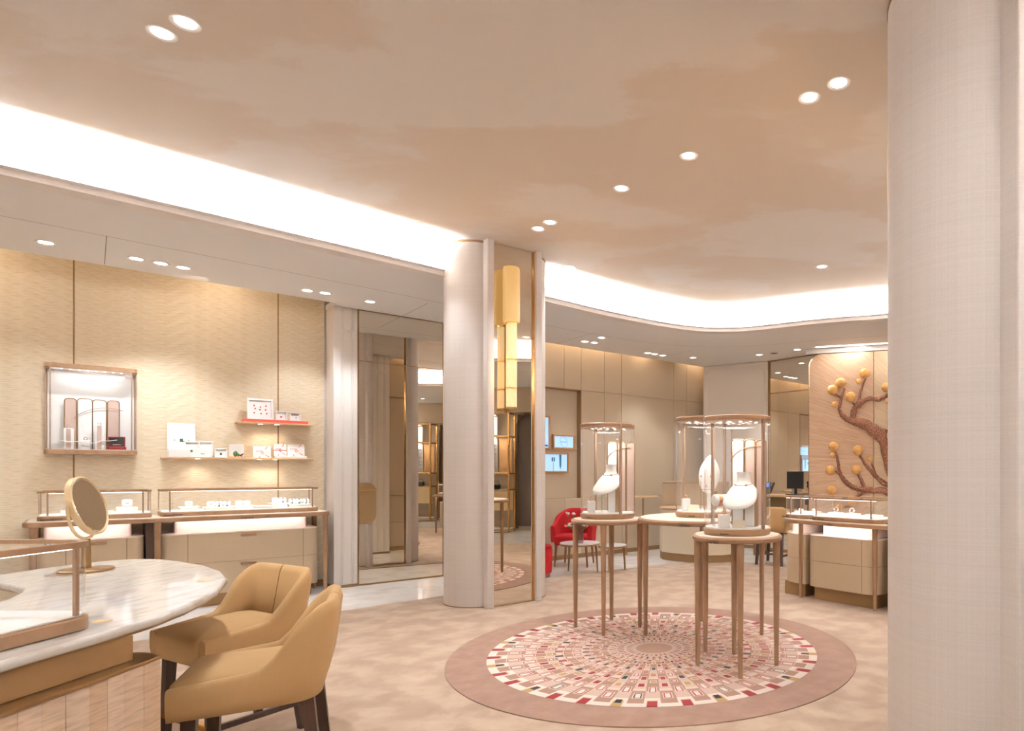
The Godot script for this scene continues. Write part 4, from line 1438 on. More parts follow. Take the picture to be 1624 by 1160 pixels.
func wall_case() -> void:
	var o := thing("wall_showcase", "small lit glass showcase in a wooden frame hung on the straw wall", "display case", L(0, 0, 0), LEFT)
	var pl := rrect(-0.32, 0.355, 0.0, 0.2, 0.05, 0.005)
	var st := mb()
	prism(st, pl, 1.565, 1.612, 0.004)
	prism(st, pl, 2.395, 2.44, 0.004)
	part("frame", st, M.wood, o)
	st = mb()
	box(st, -0.3, 0.335, 1.612, 2.395, 0.0, 0.012, 0.001)
	part("back_panel", st, M.white, o)
	st = mb()
	prism(st, inset(turned(pl), 0.01), 1.612, 1.617)
	part("floor_pad", st, M.white, o)
	st = mb()
	sheet(st, inset(turned(pl), 0.006), 1.612, 2.395, true)
	part("glass", st, M.glass, o)
	for x in [-0.312, 0.347]:
		st = mb()
		box(st, x - 0.008, x + 0.008, 1.612, 2.395, 0.002, 0.03, 0.001)
		part("post", st, M.post, o)
	for x in [-0.275, 0.31]:
		st = mb()
		box(st, x - 0.005, x + 0.005, 1.612, 2.395, 0.185, 0.199, 0.001)
		part("post", st, M.post, o)
	for i in 8:
		st = mb()
		lathe(st, [Vector2(0, 2.39), Vector2(0.011, 2.391), Vector2(0.011, 2.396)], 10)
		part("lamp", st, M.led, o, Vector3(-0.2 + 0.062 * i, 0, 0.12))
	area("case_light", L(0.0, 2.385, 0.12), Vector3(0, -1, 0), Vector2(0.5, 0.05), 0.05, Color(0.97, 0.985, 1.0), L(0, 0, 1) - L(0, 0, 0))
	st = mb()
	tube(st, [Vector3(-0.22, 1.70, 0.165), Vector3(-0.16, 1.685, 0.17), Vector3(-0.06, 1.69, 0.172), Vector3(0.03, 1.675, 0.172), Vector3(0.08, 1.70, 0.17), Vector3(0.15, 1.705, 0.165), Vector3(0.2, 1.715, 0.16)], 0.004, 6)
	part("ribbon", st, M.white_gloss, o)
	# screens with rounded tops
	backdrop(o, Vector3(0.02, 1.617, 0.05), [[-0.2, -0.115, 0.5, M.pink], [-0.108, 0.0, 0.505, M.white], [0.0, 0.102, 0.5, M.white], [0.11, 0.2, 0.5, M.pink]], 0.028)
	st = mb()
	var a := []
	for i in 13:
		var t := PI * (0.86 - 0.5 * i / 12.0)
		a.append(Vector3(0.13 + 0.27 * cos(t), 1.617 + 0.21 + 0.21 * sin(t), 0.065))
	tube(st, a, 0.003, 6)
	part("arc", st, M.bronze, o)
	for q in [[-0.15, 0.20, "tall bronze and white ring post, left in the wall showcase"], [-0.03, 0.09, "low white ring post, middle of the wall showcase"], [0.07, 0.24, "tallest ring post with two ring holders in the wall showcase"]]:
		ring_post(L(q[0], 1.617, 0.12), LEFT, 0.036, q[1], q[2], q[1] > 0.1)
	var b := thing("jewel_box", "open dark red jewel box with a bright ring inside, right in the wall showcase", "jewel box", L(0.2, 1.617, 0.12), LEFT)
	st = mb()
	prism(st, rrect(-0.07, 0.07, -0.05, 0.05, 0.015, 0.015, 3), 0.0, 0.03, 0.003)
	part("base", st, M.red_leather, b)
	st = mb()
	box(st, -0.065, 0.065, 0.03, 0.135, -0.05, -0.035, 0.006)
	part("lid", st, M.red_leather, b)
	st = mb()
	box(st, -0.056, 0.056, 0.038, 0.128, -0.035, -0.032, 0.001)
	part("lining", st, M.black, b)
	st = mb()
	torus(st, Vector3(0, 0.05, 0.0), Basis(), 0.03, 0.004)
	part("ring", st, M.silver, b)

func backdrop(parent: Node3D, at: Vector3, panels: Array, r: float) -> void:
	for q in panels:
		var st := mb()
		X = Transform3D(Basis(Vector3.RIGHT, Vector3(0, 0, 1), Vector3(0, -1, 0)), Vector3.ZERO)
		var pl := []
		pl.append(Vector2(q[1], 0))
		for c in [[q[1] - r, 0.0], [q[0] + r, PI / 2]]:
			for i in 6:
				var t: float = c[1] + PI / 2 * i / 5
				pl.append(Vector2(c[0] + r * cos(t), -(q[2] - r + r * sin(t))))
		pl.append(Vector2(q[0], 0))
		prism(st, pl, -0.006, 0.0, 0.001)
		X = Transform3D()
		var p := part("backdrop_panel", st, q[3], parent, at)
		st = mb()
		var e := []
		for k in pl.size():
			e.append(Vector3(pl[k].x, -pl[k].y, 0))
		tube(st, e, 0.0045, 6)
		part("outline", st, M.bronze, p)

func ring_post(at: Vector3, turn: float, half: float, h: float, label: String, bronze := false) -> void:
	var o := thing("ring_post", label, "ring stand", at, turn)
	var st := mb()
	box(st, -half, half, 0.0, h, -half, half, 0.004)
	part("post", st, M.white, o)
	if bronze:
		st = mb()
		box(st, -half * 0.45, half * 0.45, 0.002, h - 0.002, half - 0.002, half + 0.003, 0.001)
		part("inlay", st, M.pink, o)
	st = mb()
	torus(st, Vector3(0, h + 0.014, 0), Basis(Vector3.RIGHT, PI / 2), 0.012, 0.0035, 16)
	ball(st, Vector3(0, h + 0.03, 0), Vector3(0.009, 0.007, 0.009), 8)
	part("ring", st, M.rose if h < 0.12 else M.silver, o)

func wall_shelves() -> void:
	var lo := thing("wall_shelf", "long thin wooden shelf on the straw wall carrying white gift displays", "shelf", L(0, 0, 0), LEFT)
	var st := mb()
	box(st, 0.545, 1.945, 1.535, 1.552, 0.0, 0.21, 0.004)
	part("board", st, M.wood_pale, lo)
	var hi := thing("wall_shelf", "shorter upper wooden shelf on the straw wall under the coral tray", "shelf", L(0, 0, 0), LEFT)
	st = mb()
	box(st, 1.19, 1.945, 1.94, 1.957, 0.0, 0.21, 0.004)
	part("board", st, M.wood_pale, hi)
	for q in [[hi, 1.94, [1.42, 1.58]], [lo, 1.535, [1.41, 1.56, 0.85]]]:
		for x in q[2]:
			st = mb()
			lathe(st, [Vector2(0, -0.003), Vector2(0.022, -0.002), Vector2(0.024, 0.001)], 16)
			part("shelf_lamp", st, M.lens, q[0], Vector3(x, q[1], 0.12))
			spot("shelf_lamp_light", L(x, q[1] - 0.012, 0.12), Vector3(0, -1, 0), 0.035, 60, Color(1, 0.93, 0.85), 0.01, 0.8)
	var zf := 0.10
	# upper shelf
	st = mb()
	box(st, 1.25, 1.885, 1.957, 1.99, 0.06, 0.195, 0.003)
	whole("coral_tray", st, M.coral, "long coral red tray on the upper wall shelf", "tray", L(0, 0, 0), LEFT)
	card_frame(1.42, 1.99, 0.13, 0.25, 0.24, "large white framed board of tiny red charms on the coral tray", 0)
	card_frame(1.62, 1.99, 0.14, 0.11, 0.105, "small white framed card with one red charm, middle of the coral tray", 1)
	card_frame(1.76, 1.99, 0.14, 0.115, 0.10, "small white framed card at the right end of the coral tray", 2)
	# lower shelf
	card_frame(0.72, 1.552, 0.06, 0.24, 0.37, "tall white display board with a tiny plant print at the left of the lower shelf", 3)
	card_frame(0.80, 1.552, 0.10, 0.12, 0.17, "white framed card with a small green print before the tall board", 4)
	card_frame(0.925, 1.552, 0.09, 0.12, 0.175, "white framed card with a dark earring print right of the tall board", 5)
	card_frame(0.89, 1.552, 0.16, 0.12, 0.10, "low white card with a faint earring print at the shelf front", 6)
	card_frame(1.05, 1.552, 0.15, 0.11, 0.10, "low white card with a small green print at the shelf front", 4)
	var box0 := thing("white_block", "plain white block at the left end of the lower shelf", "block", L(0.69, 1.552, 0.15), LEFT)
	st = mb()
	box(st, -0.09, 0.09, 0.0, 0.085, -0.035, 0.035, 0.004)
	part("block", st, M.white, box0)
	var dome := thing("cactus_display", "small white case with a green cactus figure on a wooden base on the lower shelf", "ornament", L(1.20, 1.552, 0.12), LEFT)
	st = mb()
	box(st, -0.07, 0.07, 0.0, 0.012, -0.05, 0.05, 0.003)
	part("base", st, mat(Color(0.85, 0.58, 0.3), 0.5), dome)
	st = mb()
	box(st, -0.068, 0.068, 0.012, 0.15, -0.05, -0.04, 0.002)
	part("back_card", st, M.white, dome)
	st = mb()
	ball(st, Vector3(-0.015, 0.045, 0), Vector3(0.022, 0.034, 0.02), 12)
	ball(st, Vector3(0.012, 0.03, 0.008), Vector3(0.012, 0.02, 0.012), 8)
	part("cactus", st, M.green, dome)
	st = mb()
	for k in 5:
		rod(st, Vector3(0.015, 0.024, 0.01), Vector3(0.045 + 0.004 * k, 0.012 + 0.01 * k, 0.02), 0.003, 5)
	part("branch", st, M.wood_dark, dome)
	st = mb()
	box(st, 1.56, 1.87, 1.552, 1.578, 0.08, 0.19, 0.003)
	whole("white_tray", st, M.white, "low white tray under the two right gift boxes on the lower shelf", "tray", L(0, 0, 0), LEFT)
	gift(1.435, 1.552, 0.14, 0.17, 0.135, "white gift box with a red ribbon print, left of the low white tray", false)
	gift(1.615, 1.578, 0.12, 0.125, 0.145, "square white gift box tied with a red ribbon on the low white tray", true)
	gift(1.775, 1.578, 0.12, 0.175, 0.145, "large white gift box with a red ribbon print at the right of the white tray", false)

func card_frame(s: float, y: float, z: float, w: float, h: float, label: String, kind: int) -> void:
	var o := thing("framed_card", label, "display card", L(s, y, z), LEFT)
	var st := mb()
	var tilt := Transform3D(Basis(Vector3.RIGHT, -0.12), Vector3.ZERO)
	X = tilt
	box(st, -w / 2, w / 2, 0.0, h, -0.012, 0.0, 0.002)
	part("board", st, M.white, o)
	if kind in [0, 1, 2, 4, 5]:
		st = mb()
		X = tilt
		var e := w * 0.09
		box(st, -w / 2, w / 2, h - e, h, 0.0, 0.014, 0.002)
		box(st, -w / 2, w / 2, 0.0, e, 0.0, 0.014, 0.002)
		box(st, -w / 2, -w / 2 + e, e, h - e, 0.0, 0.014, 0.002)
		box(st, w / 2 - e, w / 2, e, h - e, 0.0, 0.014, 0.002)
		part("frame", st, M.white_gloss, o)
	st = mb()
	X = tilt
	var m: Material = M.print_red
	if kind == 0:
		for p in [[-0.06, 0.16], [0.055, 0.16], [0.0, 0.145], [-0.05, 0.125], [-0.005, 0.115], [0.05, 0.115], [-0.06, 0.075], [0.005, 0.07], [0.06, 0.072]]:
			ball(st, Vector3(p[0], p[1], 0.002), Vector3(0.008, 0.009, 0.004), 6)
	elif kind == 1:
		ball(st, Vector3(0, h * 0.4, 0.002), Vector3(0.011, 0.011, 0.005), 8)
	elif kind == 2:
		box(st, -0.035, 0.035, h * 0.68, h * 0.76, 0.0, 0.002, 0.0005)
		ball(st, Vector3(0.01, h * 0.42, 0.002), Vector3(0.006, 0.006, 0.004), 6)
		m = M.groove
	elif kind == 3:
		box(st, -0.015, 0.012, h * 0.45, h * 0.54, 0.0, 0.004, 0.001)
		box(st, 0.012, 0.025, h * 0.455, h * 0.475, 0.0, 0.003, 0.001)
		for x in [-0.06, 0.06]:
			box(st, x - 0.003, x + 0.003, h * 0.47, h * 0.52, 0.0, 0.003, 0.001)
		m = M.green
	elif kind == 4:
		ball(st, Vector3(0, h * 0.4, 0.002), Vector3(0.011, 0.014, 0.004), 8)
		m = M.green
	else:
		tube(st, [Vector3(-0.016, h * 0.42, 0.002), Vector3(-0.008, h * 0.36, 0.002), Vector3(0.008, h * 0.36, 0.002), Vector3(0.016, h * 0.42, 0.002)], 0.003, 6)
		m = M.dark_grey
	part("charm" if kind < 3 else "print", st, m, o)

func gift(s: float, y: float, z: float, w: float, h: float, label: String, band: bool) -> void:
	var o := thing("gift_box", label, "gift box", L(s, y, z), LEFT, "gift boxes on the lower wall shelf")
	var st := mb()
	var tilt := Transform3D(Basis(Vector3.RIGHT, -0.16), Vector3.ZERO)
	X = tilt
	box(st, -w / 2, w / 2, 0.0, h, -0.025, 0.0, 0.003)
	part("box", st, M.white, o)
	st = mb()
	X = tilt
	var k := w / 0.17
	tube(st, [Vector3(0.0 * k, h * 0.62, 0.001), Vector3(-0.012 * k, h * 0.5, 0.001), Vector3(0.004 * k, h * 0.3, 0.001), Vector3(0.018 * k, h * 0.4, 0.001), Vector3(0.0 * k, h * 0.62, 0.001)], 0.0025, 5)
	tube(st, [Vector3(-0.06 * k, h * 0.62, 0.001), Vector3(-0.045 * k, h * 0.55, 0.001), Vector3(-0.03 * k, h * 0.62, 0.001), Vector3(-0.015 * k, h * 0.6, 0.001)], 0.0025, 5)
	tube(st, [Vector3(0.03 * k, h * 0.75, 0.001), Vector3(0.045 * k, h * 0.88, 0.001), Vector3(0.05 * k, h * 0.99, 0.001)], 0.003, 5)
	tube(st, [Vector3(0.03 * k, h * 0.28, 0.001), Vector3(0.05 * k, h * 0.16, 0.001), Vector3(0.07 * k, h * 0.1, 0.001)], 0.003, 5)
	tube(st, [Vector3(-0.03 * k, h * 0.01, 0.001), Vector3(-0.02 * k, h * 0.16, 0.001)], 0.003, 5)
	part("ribbon_print", st, M.print_red, o)
	if band:
		st = mb()
		X = tilt
		box(st, -w / 2 - 0.002, w / 2 + 0.002, h * 0.44, h * 0.49, -0.027, 0.002, 0.001)
		part("ribbon", st, M.print_red, o)

# ------------------------------------------------------------------ round showcases
func round_table(label: String, at: Vector3, r: float, h: float, lr: float, lt: float, text_a: float) -> void:
	var o := thing("round_table", label, "table", at, 0.0, "round display tables on the rug")
	var st := mb()
	lathe(st, [Vector2(0, h - 0.04), Vector2(r - 0.012, h - 0.04), Vector2(r, h - 0.032), Vector2(r + 0.002, h - 0.012), Vector2(r - 0.006, h - 0.001), Vector2(r - 0.018, h), Vector2(0, h)], 64)
	part("top_frame", st, M.wood, o)
	st = mb()
	lathe(st, [Vector2(r - 0.022, h), Vector2(r - 0.024, h + 0.003), Vector2(0, h + 0.003)], 64)
	part("leather_inlay", st, M.top_leather, o)
	for k in 4:
		st = mb()
		lathe(st, [Vector2(0.0, 0.0192), Vector2(0.0155, 0.0192), Vector2(0.0165, 0.03), Vector2(0.026, h - 0.04)], 14)
		part("leg", st, M.wood, o, Vector3(lr * cos(lt + k * PI / 2), 0, lr * sin(lt + k * PI / 2)))
	# name on the rim
	plaque(o, Vector3((r + 0.002) * sin(text_a), h - 0.03, (r + 0.002) * cos(text_a)), text_a, 0.03)

func showcase(label: String, at: Vector3, post_a: float) -> Node3D:
	var o := thing("round_showcase", label, "display case", at, post_a, "round glass showcases")
	var r := 0.24
	var st := mb()
	lathe(st, [Vector2(0, 0.0), Vector2(r - 0.012, 0.0), Vector2(r - 0.004, 0.012), Vector2(r, 0.03), Vector2(r, 0.042), Vector2(r - 0.008, 0.047), Vector2(0, 0.047)], 56)
	var base := part("base", st, M.wood, o)
	st = mb()
	lathe(st, [Vector2(r - 0.014, 0.047), Vector2(r - 0.016, 0.054), Vector2(0, 0.054)], 56)
	part("pad", st, M.white, o)
	st = mb()
	X = Transform3D(Basis(Vector3.UP, -1.25), Vector3.ZERO)
	box(st, -0.03, 0.03, 0.014, 0.02, r - 0.02, r - 0.001, 0.0005)
	part("vent_slot", st, M.ink, base)
	st = mb()
	lathe(st, [Vector2(r - 0.006, 0.05), Vector2(r - 0.006, 0.80)], 56)
	part("glass", st, M.glass, o)
	st = mb()
	lathe(st, [Vector2(r - 0.02, 0.795), Vector2(r - 0.002, 0.795), Vector2(r, 0.80), Vector2(r, 0.822), Vector2(r - 0.01, 0.83), Vector2(0, 0.83)], 56)
	part("top_ring", st, M.wood, o)
	st = mb()
	lathe(st, [Vector2(0, 0.792), Vector2(r - 0.03, 0.792), Vector2(r - 0.02, 0.797)], 40)
	part("lamp_plate", st, M.post, o)
	st = mb()
	for ring in [[6, 0.07], [11, 0.14]]:
		for i in ring[0]:
			var t: float = TAU * i / ring[0]
			X = Transform3D(Basis(), Vector3(ring[1] * cos(t), 0.789, ring[1] * sin(t)))
			lathe(st, [Vector2(0, -0.004), Vector2(0.014, -0.001)], 7)
	part("lamp_cluster", st, M.led, o).set_meta("kind", "stuff")
	for s in [1.0, -1.0]:
		st = mb()
		box(st, -0.009, 0.009, 0.03, 0.815, s * (r - 0.008) - 0.01, s * (r - 0.008) + 0.01, 0.001)
		part("post", st, M.post, o)
	var w := Transform3D(Basis(Vector3.UP, post_a), at)
	area("showcase_light", w * Vector3(0, 0.782, 0), Vector3(0, -1, 0), Vector2(0.22, 0.22), 0.17, Color(1, 0.985, 0.965))
	return o

func bust(at: Vector3, turn: float, label: String, sc := 1.0, long := 1.12) -> Node3D:
	# necklace bust: a short neck that flares into a tongue-shaped bib hanging forward (local +z is the front)
	var o := thing("necklace_bust", label, "necklace stand", at, turn, "white necklace busts")
	var st := mb()
	var rings := []
	var n := 40
	for i in 4:
		var ring := []
		for k in n:
			var t := TAU * k / n
			var r := 0.047 - 0.004 * sin(PI * i / 3.0)
			ring.append(Vector3(r * sin(t) * 1.1, 0.062 - 0.062 * i / 3.0 + 0.012 * cos(t) * 0.4, r * cos(t) * 0.85) * sc)
		rings.append(ring)
	for layer in 2:
		var steps := range(1, 11) if layer == 0 else range(10, -1, -1)
		for i in steps:
			var u: float = i / 10.0
			var ring := []
			for k in n:
				var t := TAU * k / n
				var c := cos(t)
				var front := maxf(0.0, c)
				var back := maxf(0.0, -c)
				var reach := 0.085 + 0.10 * long * pow(front, 1.6) - 0.02 * pow(back, 2.0)
				var r := 0.046 + (reach - 0.046) * u
				var drop := 0.036 * sqrt(u) + (0.135 * long * pow(front, 1.5) - 0.0 * back) * pow(u, 1.7) + 0.022 * pow(absf(sin(t)), 2.0) * u * u
				var p := Vector3(r * sin(t) * 1.12, -drop, r * c * (0.85 + 0.15 * u))
				if layer == 1:
					p.y -= 0.006 + 0.004 * (1.0 - u)
					p.x *= 0.985
					p.z *= 0.985
				ring.append(p * sc)
			rings.append(ring)
	for q in rings:
		q.reverse()
	loft(st, rings, true)
	part("bib", st, M.white, o)
	return o

func bust_points(at: Vector3, turn: float, u: float, long := 1.0, n := 28) -> Array:
	var out := []
	var w := Transform3D(Basis(Vector3.UP, turn), at)
	for k in n + 1:
		var t := TAU * k / n
		var c := cos(t)
		var front := maxf(0.0, c)
		var back := maxf(0.0, -c)
		var reach := 0.085 + 0.10 * long * pow(front, 1.6) - 0.02 * pow(back, 2.0)
		var r := 0.046 + (reach - 0.046) * u
		var drop := 0.036 * sqrt(u) + 0.135 * long * pow(front, 1.5) * pow(u, 1.7) + 0.022 * pow(absf(sin(t)), 2.0) * u * u
		out.append(w * Vector3(r * sin(t) * 1.12, -drop + 0.003, r * c * (0.85 + 0.15 * u)))
	return out

func necklace(at: Vector3, turn: float, u: float, label: String, m: Material) -> void:
	var o := thing("necklace", label, "necklace", at, turn)
	var inv := Transform3D(Basis(Vector3.UP, turn), at).affine_inverse()
	var pts := bust_points(at, turn, u)
	for i in pts.size():
		pts[i] = inv * pts[i]
	var st := mb()
	tube(st, pts, 0.0025, 6, false)
	part("chain", st, m, o)
	st = mb()
	var p: Vector3 = pts[2]
	ball(st, p + Vector3(0, 0, 0.003), Vector3(0.012, 0.009, 0.007), 8)
	ball(st, pts[26] + Vector3(0, 0, 0.003), Vector3(0.007, 0.006, 0.005), 8)
	part("pendant", st, m, o)

func plinth(at: Vector3, turn: float, half: float, h: float, label: String) -> void:
	var o := thing("display_plinth", label, "plinth", at, turn, "display plinths in the round showcases")
	var st := mb()
	box(st, -half, half, 0.0, h, -half, half, 0.003)
	part("block", st, M.white, o)
	st = mb()
	box(st, half - 0.004, half + 0.004, 0.0, h - 0.002, -half * 0.9, half * 0.9, 0.001)
	part("bronze_side", st, M.bronze_soft, o)

func back_screen(label: String, at: Vector3, turn: float) -> void:
	var o := thing("folding_screen", label, "display screen", at, turn, "small folding screens in the round showcases")
	backdrop(o, Vector3.ZERO, [[-0.13, -0.045, 0.62, M.white_gloss], [-0.037, 0.035, 0.62, M.pink], [0.043, 0.115, 0.615, M.pink]], 0.022)
	var st := mb()
	var a := []
	for i in 13:
		var t := PI * (0.95 - 0.5 * i / 12.0)
		a.append(Vector3(0.05 + 0.19 * cos(t), 0.44 + 0.13 * sin(t), 0.006))
	tube(st, a, 0.0035, 6)
	part("arc", st, M.bronze, o)

func bracelet(at: Vector3, turn: float, label: String) -> void:
	var o := thing("bracelet_riser", label, "bracelet stand", at, turn)
	var st := mb()
	for s in [-0.045, 0.045]:
		box(st, s - 0.003, s + 0.003, 0.0, 0.13, -0.03, 0.03, 0.001)
	box(st, -0.05, 0.05, 0.13, 0.142, -0.035, 0.035, 0.002)
	part("riser", st, M.acrylic, o)
	st = mb()
	X = Transform3D(Basis(Vector3.FORWARD, PI / 2), Vector3(0, 0.185, 0))
	lathe(st, [Vector2(0, -0.05), Vector2(0.036, -0.05), Vector2(0.04, -0.045), Vector2(0.04, 0.045), Vector2(0.036, 0.05), Vector2(0, 0.05)], 24)
	part("pillow", st, M.white, o)
	st = mb()
	X = Transform3D(Basis(Vector3.FORWARD, PI / 2), Vector3(0, 0.185, 0))
	lathe(st, [Vector2(0.041, -0.016), Vector2(0.0445, -0.012), Vector2(0.0445, 0.012), Vector2(0.041, 0.016)], 24)
	part("cuff", st, M.rose, o)

func price_block(at: Vector3, turn: float, label: String) -> void:
	var o := thing("price_block", label, "price block", at, turn)
	var st := mb()
	X = Transform3D(Basis(Vector3.RIGHT, -0.35), Vector3.ZERO)
	box(st, -0.045, 0.045, 0.0, 0.055, -0.03, 0.0, 0.003)
	part("block", st, M.cream, o)

func showcase_tables() -> void:
	var a := Vector3(0.354, 0, -4.53)
	round_table("smallest round display table, nearest, at the front right of the rug", a, 0.316, 0.955, 0.28, 0.0, -0.62)
	var y := 0.958
	showcase("nearest round glass showcase with bust, cuff and screen", a + Vector3(0, y, 0), 0.80)
	y += 0.054
	back_screen("small folding screen behind the bust in the nearest showcase", a + Vector3(0.10, y, -0.08), -0.12)
	plinth(a + Vector3(0.10, y, 0.02), -0.5, 0.036, 0.235, "square white plinth carrying the bust in the nearest showcase")
	bust(a + Vector3(0.045, y + 0.318, 0.03), -0.42, "white necklace bust in the nearest round showcase")
	necklace(a + Vector3(0.045, y + 0.318, 0.03), -0.42, 0.25, "rose gold necklace on the bust in the nearest showcase", M.rose)
	bracelet(a + Vector3(-0.125, y, 0.02), 0.35, "rose gold cuff on a white pillow over a clear riser in the nearest showcase")
	ring_post(a + Vector3(-0.10, y, 0.13), 0.2, 0.036, 0.09, "small white ring post at the front of the nearest showcase")
	price_block(a + Vector3(0.0, y, 0.16), -0.1, "cream price block at the front of the nearest showcase")
	a = Vector3(-0.705, 0, -5.64)
	round_table("left round display table at the back left of the rug", a, 0.318, 0.985, 0.285, 0.0, -0.75)
	y = 0.988
	showcase("left round glass showcase with tilted bust, left of the others", a + Vector3(0, y, 0), 0.62)
	y += 0.054
	back_screen("small folding screen behind the bust in the left showcase", a + Vector3(0.115, y, -0.1), -0.12)
	plinth(a + Vector3(0.06, y, 0.03), -0.5, 0.036, 0.25, "square white plinth carrying the bust in the left showcase")
	bust(a + Vector3(0.035, y + 0.352, 0.03), -0.42, "white necklace bust in the left round showcase")
	necklace(a + Vector3(0.035, y + 0.352, 0.03), -0.42, 0.25, "rose gold necklace on the bust in the left showcase", M.rose)
	ring_post(a + Vector3(-0.13, y, 0.1), 0.2, 0.034, 0.10, "small white ring post in the left showcase")
	var o := thing("ring_riser", "clear acrylic riser with a rose gold bracelet in the left showcase", "bracelet stand", a + Vector3(-0.09, y, -0.02), 0.3)
	var st := mb()
	for s in [-0.035, 0.035]:
		box(st, s - 0.003, s + 0.003, 0.0, 0.15, -0.03, 0.03, 0.001)
	box(st, -0.04, 0.04, 0.15, 0.16, -0.035, 0.035, 0.002)
	part("riser", st, M.acrylic, o)
	st = mb()
	torus(st, Vector3(0, 0.19, 0), Basis(Vector3.RIGHT, 1.1), 0.03, 0.006)
	part("bracelet", st, M.rose, o)
	a = Vector3(0.138, 0, -5.366)
	round_table("largest round display table behind the nearest one", a, 0.55, 1.018, 0.49, 0.0, -0.30)
	y = 1.021
	showcase("rear round glass showcase with tall oval bust on the largest table", a + Vector3(0.0, y, 0), 0.80)
	y += 0.054
	plinth(a + Vector3(0.07, y, -0.05), -0.3, 0.034, 0.16, "white plinth behind the oval bust in the rear showcase")
	o = thing("necklace_bust", "tall white oval necklace board standing in the rear showcase", "necklace stand", a + Vector3(0.035, y + 0.155, 0.02), -0.35, "white necklace busts")
	st = mb()
	X = Transform3D(Basis(Vector3.RIGHT, -0.22), Vector3(0, 0.0, 0))
	var oval := []
	for i in 40:
		var t := TAU * i / 40
		var up: float = maxf(0.0, sin(t))
		oval.append([0.092 * cos(t) * (1.0 - 0.45 * pow(up, 2.0)), 0.15 + 0.165 * sin(t)])
	var rings := []
	for l in [[0.0, 0.0], [0.9, -0.006], [1.0, -0.002], [1.0, 0.004], [0.8, 0.022], [0.4, 0.032], [0.0, 0.035]]:
		var ring := []
		for q in oval:
			ring.append(Vector3(q[0] * l[0], 0.15 + (q[1] - 0.15) * l[0], l[1]))
		rings.append(ring)
	loft(st, rings, false)
	part("board", st, M.white, o)
	st = mb()
	X = Transform3D()
	for s in [-0.045, 0.045]:
		rod(st, Vector3(s, -0.155, 0.05), Vector3(s, 0.09, 0.05), 0.0025, 6)
		rod(st, Vector3(s, -0.155, -0.03), Vector3(s, 0.02, -0.03), 0.0025, 6)
	rod(st, Vector3(-0.045, 0.02, 0.05), Vector3(0.045, 0.02, 0.05), 0.0025, 6)
	part("stand", st, M.bronze, o)
	st = mb()
	for p in [[-0.045, 0.13], [0.0, 0.05], [0.04, 0.13]]:
		ball(st, Vector3(p[0], p[1], 0.045), Vector3(0.008, 0.01, 0.005), 8)
	part("pendant", st, M.rose, o)
	ring_post(a + Vector3(-0.15, y, 0.08), 0.3, 0.03, 0.1, "small white ring post in the rear showcase")
	price_block(a + Vector3(-0.09, y, 0.13), -0.1, "tan price block in the rear showcase")

